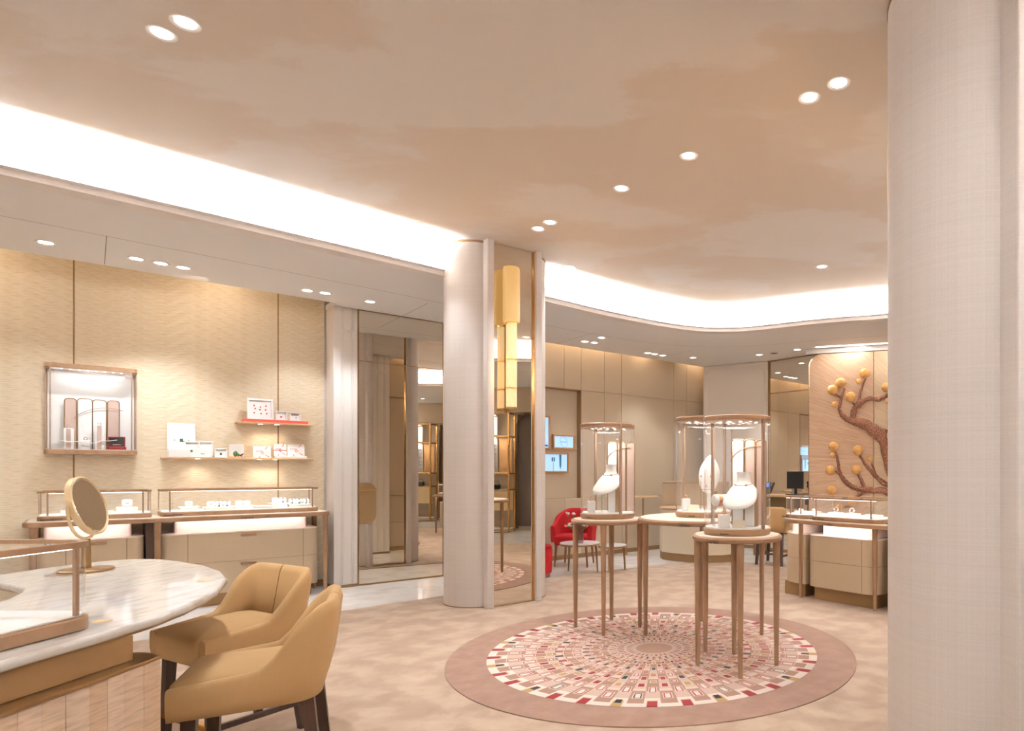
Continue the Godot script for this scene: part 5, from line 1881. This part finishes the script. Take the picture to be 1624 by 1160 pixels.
# ------------------------------------------------------------------ right counter
func right_counter() -> void:
	var o := thing("counter_table", "curved end wooden counter table before the tree mural", "counter", R(0, 0, 0), RIGHT)
	var pl := []
	for i in 17:
		var t := PI / 2 + PI / 2 * i / 16.0
		pl.append(Vector2(-0.92 + 0.36 * cos(t), -0.28 + 0.34 * sin(t)))
	for i in 9:
		var t := PI + PI / 2 * i / 8.0
		pl.append(Vector2(-0.92 + 0.36 * cos(t), -0.28 + 0.34 * sin(t)))
	pl += [Vector2(0.95, -0.62), Vector2(0.95, 0.05), Vector2(0.0, 0.07)]
	var st := mb()
	prism(st, pl, 0.826, 0.868, 0.006)
	part("top_frame", st, M.wood, o)
	st = mb()
	prism(st, inset(turned(pl), 0.025), 0.868, 0.871, 0.001)
	part("leather_inlay", st, M.top_leather, o)
	for p in [[0.0, 0.0], [-0.905, 0.0], [0.9, 0.0], [-0.9, -0.55], [0.05, -0.55], [0.9, -0.55]]:
		st = mb()
		lathe(st, [Vector2(0.017, 0.009), Vector2(0.024, 0.4), Vector2(0.027, 0.826)], 12)
		part("leg", st, M.wood, o, Vector3(p[0], 0, p[1]))
	plaque(o, Vector3(-0.5, 0.838, 0.068), 0.0, 0.03)
	var c := cabinet("curved drawer cabinet in the middle under the mural counter", R(-0.83, 0, -0.52), RIGHT, 0.86, 0.55, 0.16, 0.715, 0.14, [0.03, 0.70], [0.16, 0.44, 0.703], "drawer cabinets under the mural counter", false)
	riser_block(c, 0.14, 0.78, 0.715, 0.824, 0.05, 0.45, 0.06)
	var round_end := [Vector2(0.40, 0.0), Vector2(0.41, 0.01), Vector2(0.41, 0.49), Vector2(0.40, 0.5)]
	for i in 13:
		var t := PI / 2 + PI / 2 * i / 12.0
		round_end.append(Vector2(0.33 + 0.33 * cos(t), 0.17 + 0.33 * sin(t)))
	round_end += [Vector2(0.0, 0.05), Vector2(0.02, 0.01), Vector2(0.05, 0.0)]
	c = cabinet("round ended drawer cabinet at the left end under the mural counter", R(-1.26, 0, -0.50), RIGHT, 0.41, 0.5, 0.16, 0.715, 0.30, [0.35], [0.16, 0.44, 0.703], "drawer cabinets under the mural counter", false, round_end)
	riser_block(c, 0.10, 0.40, 0.715, 0.824, 0.05, 0.40, 0.12)
	c = cabinet("drawer cabinet at the right under the mural counter, cut off by the near column", R(0.10, 0, -0.50), RIGHT, 0.7, 0.5, 0.16, 0.715, 0.14, [0.1, 0.6], [0.16, 0.44, 0.703], "drawer cabinets under the mural counter", false)
	riser_block(c, 0.1, 0.6, 0.715, 0.824, 0.05, 0.40)
	for q in [[-0.4, 0.7], [-1.02, 0.25], [0.55, 0.7]]:
		area("under_counter_light", R(q[0], 0.818, 0.0), R(0, -1.0, -0.5) - R(0, 0, 0), Vector2(q[1], 0.02), 0.07 * q[1], Color(1, 0.95, 0.9), R(0, 0, 1) - R(0, 0, 0))
	glass_case("glass_case", "middle glass display case on the mural counter", R(-0.80, 0.871, -0.45), RIGHT, 0.86, 0.46, 0.25, 0.10, "glass cases on the mural counter", 0.26)
	glass_case("glass_case", "left glass display case on the rounded end of the mural counter", R(-1.235, 0.871, -0.50), RIGHT, 0.42, 0.44, 0.25, 0.14, "glass cases on the mural counter", 0.26)
	glass_case("glass_case", "right glass display case on the mural counter behind the near column", R(0.10, 0.871, -0.45), RIGHT, 0.75, 0.46, 0.25, 0.10, "glass cases on the mural counter", 0.26)
	var k := 0
	var names_ := ["back left", "front left", "middle", "back right", "front right"]
	for q in [[-0.62, -0.25, 0.14, 0.03], [-0.55, -0.08, 0.1, 0.012], [-0.40, -0.22, 0.16, 0.03], [-0.15, -0.24, 0.16, 0.025], [-0.13, -0.10, 0.15, 0.02]]:
		var t := thing("display_tray", "pale display tray, %s in the middle case on the mural counter" % names_[k], "tray", R(q[0], 0.9225, q[1]), RIGHT, "trays in the middle case on the mural counter")
		st = mb()
		box(st, -q[2] / 2, q[2] / 2, 0.0, q[3], -0.05, 0.05, 0.003)
		part("block", st, M.white, t)
		st = mb()
		if k in [0, 2]:
			torus(st, Vector3(0, q[3] + 0.03, 0), Basis(Vector3.RIGHT, 1.2), 0.026, 0.006)
		elif k == 3:
			for s in [-0.04, 0.04]:
				box(st, s - 0.003, s + 0.003, q[3], q[3] + 0.09, -0.004, 0.004, 0.001)
				box(st, s - 0.022, s + 0.022, q[3] + 0.085, q[3] + 0.092, -0.004, 0.004, 0.001)
		else:
			torus(st, Vector3(-0.02, q[3] + 0.006, 0), Basis(), 0.012, 0.004)
			ball(st, Vector3(0.03, q[3] + 0.005, 0.0), Vector3(0.01, 0.006, 0.01), 8)
		part("jewel", st, M.silver if k < 4 else M.gold, t)
		k += 1
	for q in [[-1.06, -0.22, "left"], [-0.92, -0.28, "right"]]:
		var t := thing("display_tray", "pale display tray, %s one in the left case on the mural counter" % q[2], "tray", R(q[0], 0.9225, q[1]), RIGHT, "trays in the left case on the mural counter")
		st = mb()
		box(st, -0.055, 0.055, 0.0, 0.025, -0.06, 0.06, 0.003)
		part("block", st, M.white, t)
		st = mb()
		ball(st, Vector3(-0.02, 0.04, 0), Vector3(0.018, 0.018, 0.018), 10)
		ball(st, Vector3(0.025, 0.036, 0.02), Vector3(0.014, 0.014, 0.014), 10)
		part("jewel", st, M.white_gloss, t)

# ------------------------------------------------------------------ reception
func reception() -> void:
	var o := thing("reception_desk", "cream curved reception desk with bronze plinth behind the round tables", "desk", Vector3.ZERO)
	var pl := [Vector2(-0.45, -10.32), Vector2(-0.40, -10.12), Vector2(-0.2, -9.92), Vector2(0.05, -9.74), Vector2(0.3, -9.66), Vector2(0.55, -9.7), Vector2(0.75, -9.85), Vector2(0.8, -10.2), Vector2(0.75, -10.75), Vector2(-0.40, -10.75)]
	var st := mb()
	prism(st, pl, 0.12, 0.80, 0.006)
	part("body", st, M.cream, o)
	st = mb()
	prism(st, inset(turned(pl), 0.01), 0.0, 0.12, 0.003)
	part("plinth", st, M.bronze_soft, o)
	st = mb()
	prism(st, inset(turned(pl), -0.012), 0.80, 0.825, 0.006)
	part("top", st, M.wood_pale, o)
	st = mb()
	box(st, -0.42, 0.7, 0.825, 1.21, -10.74, -10.7, 0.008)
	part("privacy_screen", st, M.wall_cloth, o)
	st = mb()
	box(st, -0.42, 0.7, 1.21, 1.225, -10.75, -10.69, 0.003)
	part("screen_cap", st, M.wood_pale, o)
	var s := thing("side_table", "slim wooden wall ledge on thin legs left of the reception desk", "ledge", Vector3(-0.72, 0, -10.75))
	st = mb()
	box(st, -0.36, 0.22, 0.955, 0.985, -0.12, 0.14, 0.005)
	part("top", st, M.wood_pale, s)
	for x in [-0.3, -0.02]:
		st = mb()
		rod(st, Vector3(x, 0, 0.1), Vector3(x, 0.955, 0.1), 0.018)
		part("leg", st, M.wood, s)
	# service desk with phone and monitor before the mirror
	var d := thing("service_desk", "high narrow wooden service desk before the wall mirror holding phone and monitor", "desk", Vector3(1.50, 0, -10.50), -0.78)
	st = mb()
	box(st, -0.42, 0.42, 0.985, 1.02, -0.2, 0.2, 0.005)
	part("top", st, M.wood_pale, d)
	st = mb()
	box(st, -0.40, 0.40, 0.80, 0.985, -0.19, 0.15, 0.004)
	part("apron", st, M.olive, d)
	for x in [-0.38, 0.38]:
		st = mb()
		box(st, x - 0.02, x + 0.02, 0.0, 0.985, -0.18, -0.14, 0.003)
		box(st, x - 0.02, x + 0.02, 0.0, 0.985, 0.12, 0.16, 0.003)
		part("leg", st, M.wood, d)
	var w := Transform3D(Basis(Vector3.UP, -0.78), Vector3(1.50, 1.02, -10.50))
	var p := thing("desk_phone", "black desk telephone with a blue lit display on the service desk", "telephone", w * Vector3(-0.22, 0, 0.05), -0.78)
	st = mb()
	X = Transform3D(Basis(Vector3.RIGHT, 0.9), Vector3(0, 0.06, 0))
	box(st, -0.1, 0.1, -0.012, 0.012, -0.08, 0.08, 0.006)
	part("body", st, M.dark_grey, p)
	st = mb()
	X = Transform3D(Basis(Vector3.RIGHT, 1.2), Vector3(-0.015, 0.145, -0.035))
	box(st, -0.08, 0.085, -0.012, 0.012, -0.055, 0.05, 0.006)
	part("display_housing", st, M.black, p)
	st = mb()
	X = Transform3D(Basis(Vector3.RIGHT, 1.2), Vector3(-0.015, 0.145, -0.035))
	box(st, -0.055, 0.06, 0.011, 0.014, -0.04, 0.03, 0.001)
	part("display", st, M.screen_blue, p)
	st = mb()
	X = Transform3D(Basis(Vector3.RIGHT, 1.0), Vector3(0.125, 0.11, -0.01))
	box(st, -0.02, 0.02, -0.015, 0.02, -0.1, 0.1, 0.012)
	part("handset", st, M.dark_grey, p)
	st = mb()
	box(st, -0.06, 0.06, 0.0, 0.05, -0.06, 0.03, 0.004)
	part("stand", st, M.black, p)
	p = thing("monitor", "dark computer monitor on the service desk beside the tree mural", "monitor", w * Vector3(0.18, 0, -0.02), -0.78)
	st = mb()
	box(st, -0.02, 0.30, 0.10, 0.38, -0.015, 0.01, 0.005)
	part("panel", st, M.dark_grey, p)
	st = mb()
	box(st, -0.01, 0.29, 0.11, 0.37, 0.009, 0.0115, 0.001)
	part("display_glass", st, M.black, p)
	st = mb()
	box(st, 0.12, 0.17, 0.01, 0.12, -0.02, 0.0, 0.003)
	box(st, 0.0, 0.28, 0.0, 0.012, -0.08, 0.08, 0.004)
	part("stand", st, M.black, p)

# ------------------------------------------------------------------ lounge corner
func tub_shell(st: SurfaceTool, side: float, w: float, zf: float, zb: float, rc: float, bottom: Callable, top: Callable, thick: float, lean: float, gap: float) -> void:
	# one half (side = 1 or -1) of a wrap-round back, from the front end of the arm to the middle of the back
	var line := []
	var hw := w / 2
	var n1 := 10
	for i in n1:
		line.append([Vector2(hw, lerpf(zf, zb + rc, i / float(n1))), Vector2(1, 0)])
	for i in 9:
		var t := PI / 2 * i / 8
		line.append([Vector2(hw - rc + rc * cos(t), zb + rc - rc * sin(t)), Vector2(cos(t), -sin(t))])
	for i in 4:
		line.append([Vector2(lerpf(hw - rc, gap, (i + 1) / 4.0), zb), Vector2(0, -1)])
	var total := 0.0
	var len_ := [0.0]
	for i in range(1, line.size()):
		total += line[i][0].distance_to(line[i - 1][0])
		len_.append(total)
	var rings := []
	for i in line.size():
		var t: float = len_[i] / total
		var b: float = (bottom as Callable).call(t)
		var h: float = (top as Callable).call(t)
		var c: Vector2 = line[i][0]
		var o: Vector2 = line[i][1]
		var ring := []
		var prof := [Vector2(0.0, 0.0), Vector2(0.006, 0.02), Vector2(0.012, 0.3), Vector2(0.006, 0.65), Vector2(0.0, 0.88), Vector2(-0.012, 0.985), Vector2(-0.5 * thick, 1.0), Vector2(-thick + 0.012, 0.985), Vector2(-thick, 0.9), Vector2(-thick, 0.5), Vector2(-thick, 0.0)]
		for p in prof:
			var up: float = b + (h - b) * p.y
			var out: float = p.x + lean * clampf((up - 0.55) / 0.3, -0.3, 1.0)
			var q: Vector2 = c + o * out
			ring.append(Vector3(q.x * side, up, q.y))
		if side > 0:
			ring.reverse()
		rings.append(ring)
	st.set_smooth_group(1)
	var m: int = rings[0].size()
	for i in rings.size() - 1:
		for k in m:
			var j := (k + 1) % m
			quad(st, rings[i][j], rings[i][k], rings[i + 1][k], rings[i + 1][j])
	st.set_smooth_group(2)
	for q in [[rings[0], Vector3(0, 0, 1)], [rings[-1], Vector3(-side, 0, 0)]]:
		var r: Array = q[0]
		for k in range(1, m - 1):
			if (r[k] - r[0]).cross(r[k + 1] - r[0]).dot(q[1]) > 0:
				tri(st, r[0], r[k], r[k + 1])
			else:
				tri(st, r[0], r[k + 1], r[k])
	st.set_smooth_group(-1)

func lounge() -> void:
	# red tub chair
	var o := thing("tub_chair", "red velvet tub chair with wooden legs behind the small round tables", "chair", Vector3(-1.68, 0, -9.52), -0.1)
	for side in [1.0, -1.0]:
		var st := mb()
		tub_shell(st, side, 0.62, 0.2, -0.27, 0.24, func(t): return 0.36 - 0.03 * t, func(t): return 0.60 + 0.24 * smoothstep(0.0, 0.85, t), 0.06, 0.05, 0.0)
		part("backrest", st, M.red, o)
	var st := mb()
	prism(st, rrect(-0.25, 0.25, -0.2, 0.27, 0.07, 0.15), 0.32, 0.46, 0.02)
	part("seat", st, M.red, o)
	for p in [[-0.22, 0.2], [0.22, 0.2], [-0.2, -0.22], [0.2, -0.22]]:
		st = mb()
		tube(st, [Vector3(p[0] * 1.12, 0.0, p[1] * 1.1), Vector3(p[0], 0.34, p[1])], [0.013, 0.02], 10)
		part("leg", st, M.chair_wood, o)
	# pouf
	o = thing("pouf", "cylindrical red velvet pouf half hidden by the middle column", "pouf", Vector3(-2.0, 0, -8.45))
	st = mb()
	lathe(st, [Vector2(0, 0.05), Vector2(0.19, 0.05), Vector2(0.2, 0.07), Vector2(0.205, 0.36), Vector2(0.195, 0.385), Vector2(0.2, 0.395), Vector2(0.185, 0.42), Vector2(0.1, 0.43), Vector2(0, 0.43)], 40)
	part("cushion", st, M.red, o)
	st = mb()
	lathe(st, [Vector2(0, 0.0), Vector2(0.17, 0.0), Vector2(0.17, 0.05), Vector2(0, 0.05)], 32)
	part("base", st, M.chair_wood, o)
	# two nesting tables
	for q in [[Vector3(-1.48, 0, -8.78), 0.275, 0.42, "white topped round side table on thin brown legs before the red chair"], [Vector3(-1.05, 0, -8.95), 0.20, 0.37, "smaller lower white round side table right of the other"]]:
		var t := thing("side_table", q[3], "side table", q[0], 0.35, "white round side tables by the red chair")
		var r: float = q[1]
		var h: float = q[2]
		st = mb()
		lathe(st, [Vector2(0, h - 0.012), Vector2(r - 0.006, h - 0.012), Vector2(r - 0.004, h), Vector2(0, h)], 48)
		part("top", st, M.white_gloss, t)
		st = mb()
		lathe(st, [Vector2(0, h - 0.034), Vector2(r - 0.004, h - 0.034), Vector2(r, h - 0.03), Vector2(r, h - 0.012), Vector2(0, h - 0.012)], 48)
		part("rim", st, M.bronze_soft, t)
		for k in 3:
			var a := TAU * k / 3
			st = mb()
			tube(st, [Vector3(r * 0.9 * cos(a), 0, r * 0.9 * sin(a)), Vector3(r * 0.8 * cos(a), h - 0.03, r * 0.8 * sin(a))], [0.011, 0.018], 8)
			part("leg", st, M.bronze_soft, t)
	# vase of flowers
	o = thing("flower_vase", "pink glass vase with a loose bunch of white and coral flowers on the side table", "vase", Vector3(-1.46, 0.42, -8.72))
	st = mb()
	lathe(st, [Vector2(0, 0.0), Vector2(0.035, 0.0), Vector2(0.042, 0.03), Vector2(0.044, 0.1), Vector2(0.036, 0.14), Vector2(0.04, 0.16)], 20)
	part("vase", st, M.vase, o)
	var rng := RandomNumberGenerator.new()
	rng.seed = 12
	for i in 16:
		var a := rng.randf() * TAU
		var sp := rng.randf_range(0.06, 0.19)
		var tip := Vector3(sp * cos(a) - 0.02, rng.randf_range(0.22, 0.42), sp * sin(a))
		st = mb()
		tube(st, [Vector3(0, 0.02, 0), Vector3(tip.x * 0.3, 0.16, tip.z * 0.3), tip], 0.0025, 5)
		for k in 3:
			var c: Vector3 = Vector3(tip.x * 0.3, 0.16, tip.z * 0.3).lerp(tip, 0.35 + 0.25 * k) + Vector3(rng.randf_range(-0.02, 0.02), 0, rng.randf_range(-0.02, 0.02))
			ball(st, c, Vector3(0.018, 0.008, 0.012), 6)
		var stem := part("stem", st, M.green, o)
		st = mb()
		for k in 4:
			ball(st, tip + Vector3(rng.randf_range(-0.018, 0.018), rng.randf_range(-0.012, 0.012), rng.randf_range(-0.018, 0.018)), Vector3(0.014, 0.011, 0.014), 6)
		part("blossom", st, M.petal_pink if i % 4 == 0 else M.petal, stem)

# ------------------------------------------------------------------ stone counter
func stone_counter() -> void:
	var o := thing("stone_counter", "large boat shaped counter with a glossy pale stone top and straw clad body, front left", "counter", Vector3.ZERO)
	var pts := [Vector2(-1.80, 0.25), Vector2(-1.80, 1.0), Vector2(-1.80, 1.67), Vector2(-1.806, 1.97), Vector2(-1.825, 2.2), Vector2(-1.876, 2.41), Vector2(-1.978, 2.68), Vector2(-2.15, 2.977), Vector2(-2.33, 3.19), Vector2(-2.55, 3.38), Vector2(-2.825, 3.55), Vector2(-2.97, 3.62), Vector2(-3.073, 3.645), Vector2(-3.17, 3.63), Vector2(-3.24, 3.57), Vector2(-3.296, 3.47), Vector2(-3.33, 3.3), Vector2(-3.34, 3.05), Vector2(-3.32, 2.95), Vector2(-3.2, 2.91), Vector2(-3.0, 2.82), Vector2(-2.84, 2.72), Vector2(-2.75, 2.62), Vector2(-2.66, 2.48), Vector2(-2.6, 2.3), Vector2(-2.56, 2.0), Vector2(-2.55, 1.0), Vector2(-2.55, 0.25)]
	var pl := []
	for q in pts:
		pl.append(Vector2(q.x, -q.y))
	pl = turned(pl)
	var st := mb()
	var rings := []
	for k in 7:
		var t := -PI / 2 + PI * k / 6
		rings.append([inset(pl, 0.012 * (1.0 - cos(t))), 0.884 + 0.016 * sin(t)])
	for k in 6:
		for i in pl.size():
			var j := (i + 1) % pl.size()
			st.set_smooth_group(1)
			var a: Vector2 = rings[k][0][i]
			var b: Vector2 = rings[k][0][j]
			var c: Vector2 = rings[k + 1][0][j]
			var d: Vector2 = rings[k + 1][0][i]
			quad(st, Vector3(b.x, rings[k][1], b.y), Vector3(a.x, rings[k][1], a.y), Vector3(d.x, rings[k + 1][1], d.y), Vector3(c.x, rings[k + 1][1], c.y))
	st.set_smooth_group(-1)
	cap(st, rings[0][0], rings[0][1], false)
	cap(st, rings[6][0], rings[6][1], true)
	part("stone_top", st, M.stone, o)
	st = mb()
	prism(st, inset(pl, 0.022), 0.858, 0.868)
	part("under_edge", st, M.bronze_soft, o)
	st = mb()
	box(st, -2.5, -1.835, 0.775, 0.858, -2.11, -0.3, 0.002)
	part("apron", st, M.bronze_soft, o)
	st = mb()
	prism(st, [Vector2(-2.5, -0.3), Vector2(-1.775, -0.3), Vector2(-1.765, -1.2), Vector2(-1.77, -1.9), Vector2(-1.785, -2.16), Vector2(-1.87, -2.2), Vector2(-2.5, -2.2)], 0.764, 0.775, 0.002)
	part("ledge", st, M.bronze, o)
	st = mb()
	box(st, -2.5, -1.80, 0.02, 0.764, -2.155, -0.3, 0.002)
	part("body", st, M.cabinet, o)
	# straw clad slats on the front
	var tones := [Color(0.90, 0.805, 0.71), Color(0.92, 0.835, 0.755), Color(0.885, 0.775, 0.67)]
	var mats := []
	var wave := noise_tex(256, 0.03, [[0.0, Color(0.86, 0.84, 0.82)], [0.5, Color(0.96, 0.95, 0.94)], [1.0, Color(1, 1, 1)]], 61, 3)
	for c in tones:
		mats.append(mat(c, 0.55, 0, wave, Vector3(1.2, 9.0, 1.2)))
	var z := 0.3
	var rng := RandomNumberGenerator.new()
	rng.seed = 15
	var i := 0
	while z < 2.15:
		var w: float = minf(rng.randf_range(0.045, 0.075), 2.157 - z)
		st = mb()
		box(st, -1.80, -1.784 + 0.0008 * (i % 2), 0.02, 0.763, -(z + w) + 0.0002, -z - 0.0002, 0.0006)
		part("slat", st, mats[[0, 1, 2, 1, 0, 2, 0, 1][i % 8]], o)
		z += w
		i += 1
	st = mb()
	lathe(st, [Vector2(0, 0.0), Vector2(0.24, 0.0), Vector2(0.24, 0.02), Vector2(0.09, 0.05), Vector2(0.09, 0.858), Vector2(0, 0.858)], 32)
	part("pedestal", st, M.bronze_soft, o, Vector3(-2.95, 0, -3.2))
	for p in [[-1.95, 2.12], [-2.2, 2.9]]:
		st = mb()
		lathe(st, [Vector2(0, 0.9), Vector2(0.028, 0.9), Vector2(0.026, 0.9025), Vector2(0.012, 0.902), Vector2(0.0, 0.901)], 20)
		part("socket_cap", st, M.pale_gold, o, Vector3(p[0], 0, -p[1]))
	# vitrine on the stone (its front runs along the counter's long edge)
	glass_case("glass_case", "empty glass display case in wooden frame on the stone counter, nearest", Vector3(-2.34, 0.901, -0.65), PI / 2, 1.42, 0.445, 0.278, 0.09, "", 0.06)
	# round make-up mirror
	var m := thing("table_mirror", "round tilting mirror in a gold rim on a bronze foot on the stone counter", "mirror", Vector3(-3.02, 0.901, -3.2), 0.25)
	st = mb()
	lathe(st, [Vector2(0, 0.0), Vector2(0.108, 0.0), Vector2(0.11, 0.006), Vector2(0.105, 0.012), Vector2(0.02, 0.016), Vector2(0.016, 0.16), Vector2(0, 0.16)], 36)
	part("foot", st, M.bronze, m)
	var face := Basis(Vector3.UP, 1.66) * Basis(Vector3.RIGHT, -0.27)
	st = mb()
	var arm := []
	for k in 13:
		var t := PI + PI * k / 12
		arm.append(Basis(Vector3.UP, 1.66) * Vector3(0.163 * cos(t), 0.325 + 0.163 * sin(t), 0))
	tube(st, arm, 0.007, 8)
	part("yoke", st, M.pale_gold, m)
	st = mb()
	X = Transform3D(face * Basis(Vector3.RIGHT, PI / 2), Vector3(0, 0.325, 0))
	lathe(st, [Vector2(0, -0.012), Vector2(0.14, -0.012), Vector2(0.15, -0.008), Vector2(0.15, 0.016), Vector2(0.143, 0.02), Vector2(0.141, 0.012)], 48)
	var rim := part("rim", st, M.pale_gold, m)
	st = mb()
	X = Transform3D(face * Basis(Vector3.RIGHT, PI / 2), Vector3(0, 0.325, 0))
	lathe(st, [Vector2(0.132, 0.0165), Vector2(0, 0.0165)], 48)
	part("glass", st, M.mirror_glass, m)
	st = mb()
	X = Transform3D(face * Basis(Vector3.RIGHT, PI / 2), Vector3(0, 0.325, 0))
	lathe(st, [Vector2(0.143, 0.0125), Vector2(0.132, 0.0165)], 48)
	part("bevel", st, M.mirror_glass, m)

func stools() -> void:
	var o := thing("counter_stool", "tan upholstered counter stool seen from behind, nearest, at the stone counter", "stool", Vector3.ZERO)
	var bottom := func(t): return 0.475 + 0.05 * t * t
	var top := func(t): return 0.597 + 0.03 * minf(t / 0.35, 1.0) + 0.25 * smoothstep(0.37, 0.72, t)
	for side in [1.0, -1.0]:
		var st := mb()
		tub_shell(st, side, 0.50, 0.25, -0.245, 0.085, bottom, top, 0.055, 0.055, 0.004)
		part("backrest", st, M.tan, o)
	var st := mb()
	var cols := []
	var poly := turned(rrect(-0.205, 0.205, -0.20, 0.262, 0.04, 0.08, 6))
	var rings := []
	for k in 8:
		var q := [[0.012, 0.485], [0.0, 0.50], [0.0, 0.595], [0.006, 0.613], [0.02, 0.624], [0.06, 0.632], [0.12, 0.638], [0.19, 0.64]][k] as Array
		var ring := []
		for p in inset(poly, minf(q[0], 0.03)):
			var c := Vector2(0, 0.03)
			var s: float = 1.0 - maxf(0.0, q[0] - 0.03) / 0.2
			var v: Vector2 = c + (p - c) * s
			ring.append(Vector3(v.x, q[1] - 0.02 * clampf((v.y - 0.12) / 0.14, 0, 1), v.y))
		ring.reverse()
		rings.append(ring)
	loft(st, rings, true)
	part("seat", st, M.tan, o)
	for p in [[-0.2, 0.2], [0.2, 0.2], [-0.19, -0.2], [0.19, -0.2]]:
		st = mb()
		var a := 0.024
		var b := 0.017
		var lo := Vector3(p[0] * 1.06, 0.009, p[1] * (1.02 if p[1] > 0 else 1.22))
		var hi := Vector3(p[0] * 0.95, 0.50, p[1] * 0.95)
		var ra := []
		var rb := []
		for c in [[-1, -1], [1, -1], [1, 1], [-1, 1]]:
			ra.append(lo + Vector3(c[0] * b, 0, c[1] * b))
			rb.append(hi + Vector3(c[0] * a, 0, c[1] * a))
		for k in 4:
			var j := (k + 1) % 4
			quad(st, ra[j], ra[k], rb[k], rb[j])
		quad(st, ra[0], ra[1], ra[2], ra[3])
		quad(st, rb[3], rb[2], rb[1], rb[0])
		part("leg", st, M.wood_dark, o)
	for q in [[-0.205, -0.22, -0.205, 0.2], [0.205, -0.22, 0.205, 0.2]]:
		st = mb()
		box(st, q[0] - 0.01, q[0] + 0.01, 0.14, 0.17, q[1], q[3], 0.003)
		part("stretcher", st, M.wood_dark, o)
	st = mb()
	var arc := []
	for k in 9:
		arc.append(Vector3(-0.2 + 0.05 * k, 0.185, -0.22 - 0.06 * sin(PI * k / 8)))
	tube(st, arc, 0.014, 8)
	part("stretcher", st, M.wood_dark, o)
	st = mb()
	box(st, -0.2, 0.2, 0.15, 0.18, 0.195, 0.225, 0.004)
	part("footrest", st, M.brass, o)
	o.set_meta("base", "counter_stool")
	o.position = Vector3(-1.78, 0, -2.65)
	o.rotation.y = atan2(-0.9, 0.42)
	o.set_meta("group", "tan counter stools")
	dup(o, "tan upholstered counter stool behind the nearest one, under the tip of the stone top", Vector3(-2.38, 0, -3.33), atan2(-0.45, 0.89))
	dup(o, "tan upholstered stool by the service desk behind the round showcases", Vector3(1.33, 0, -9.62), 2.6)
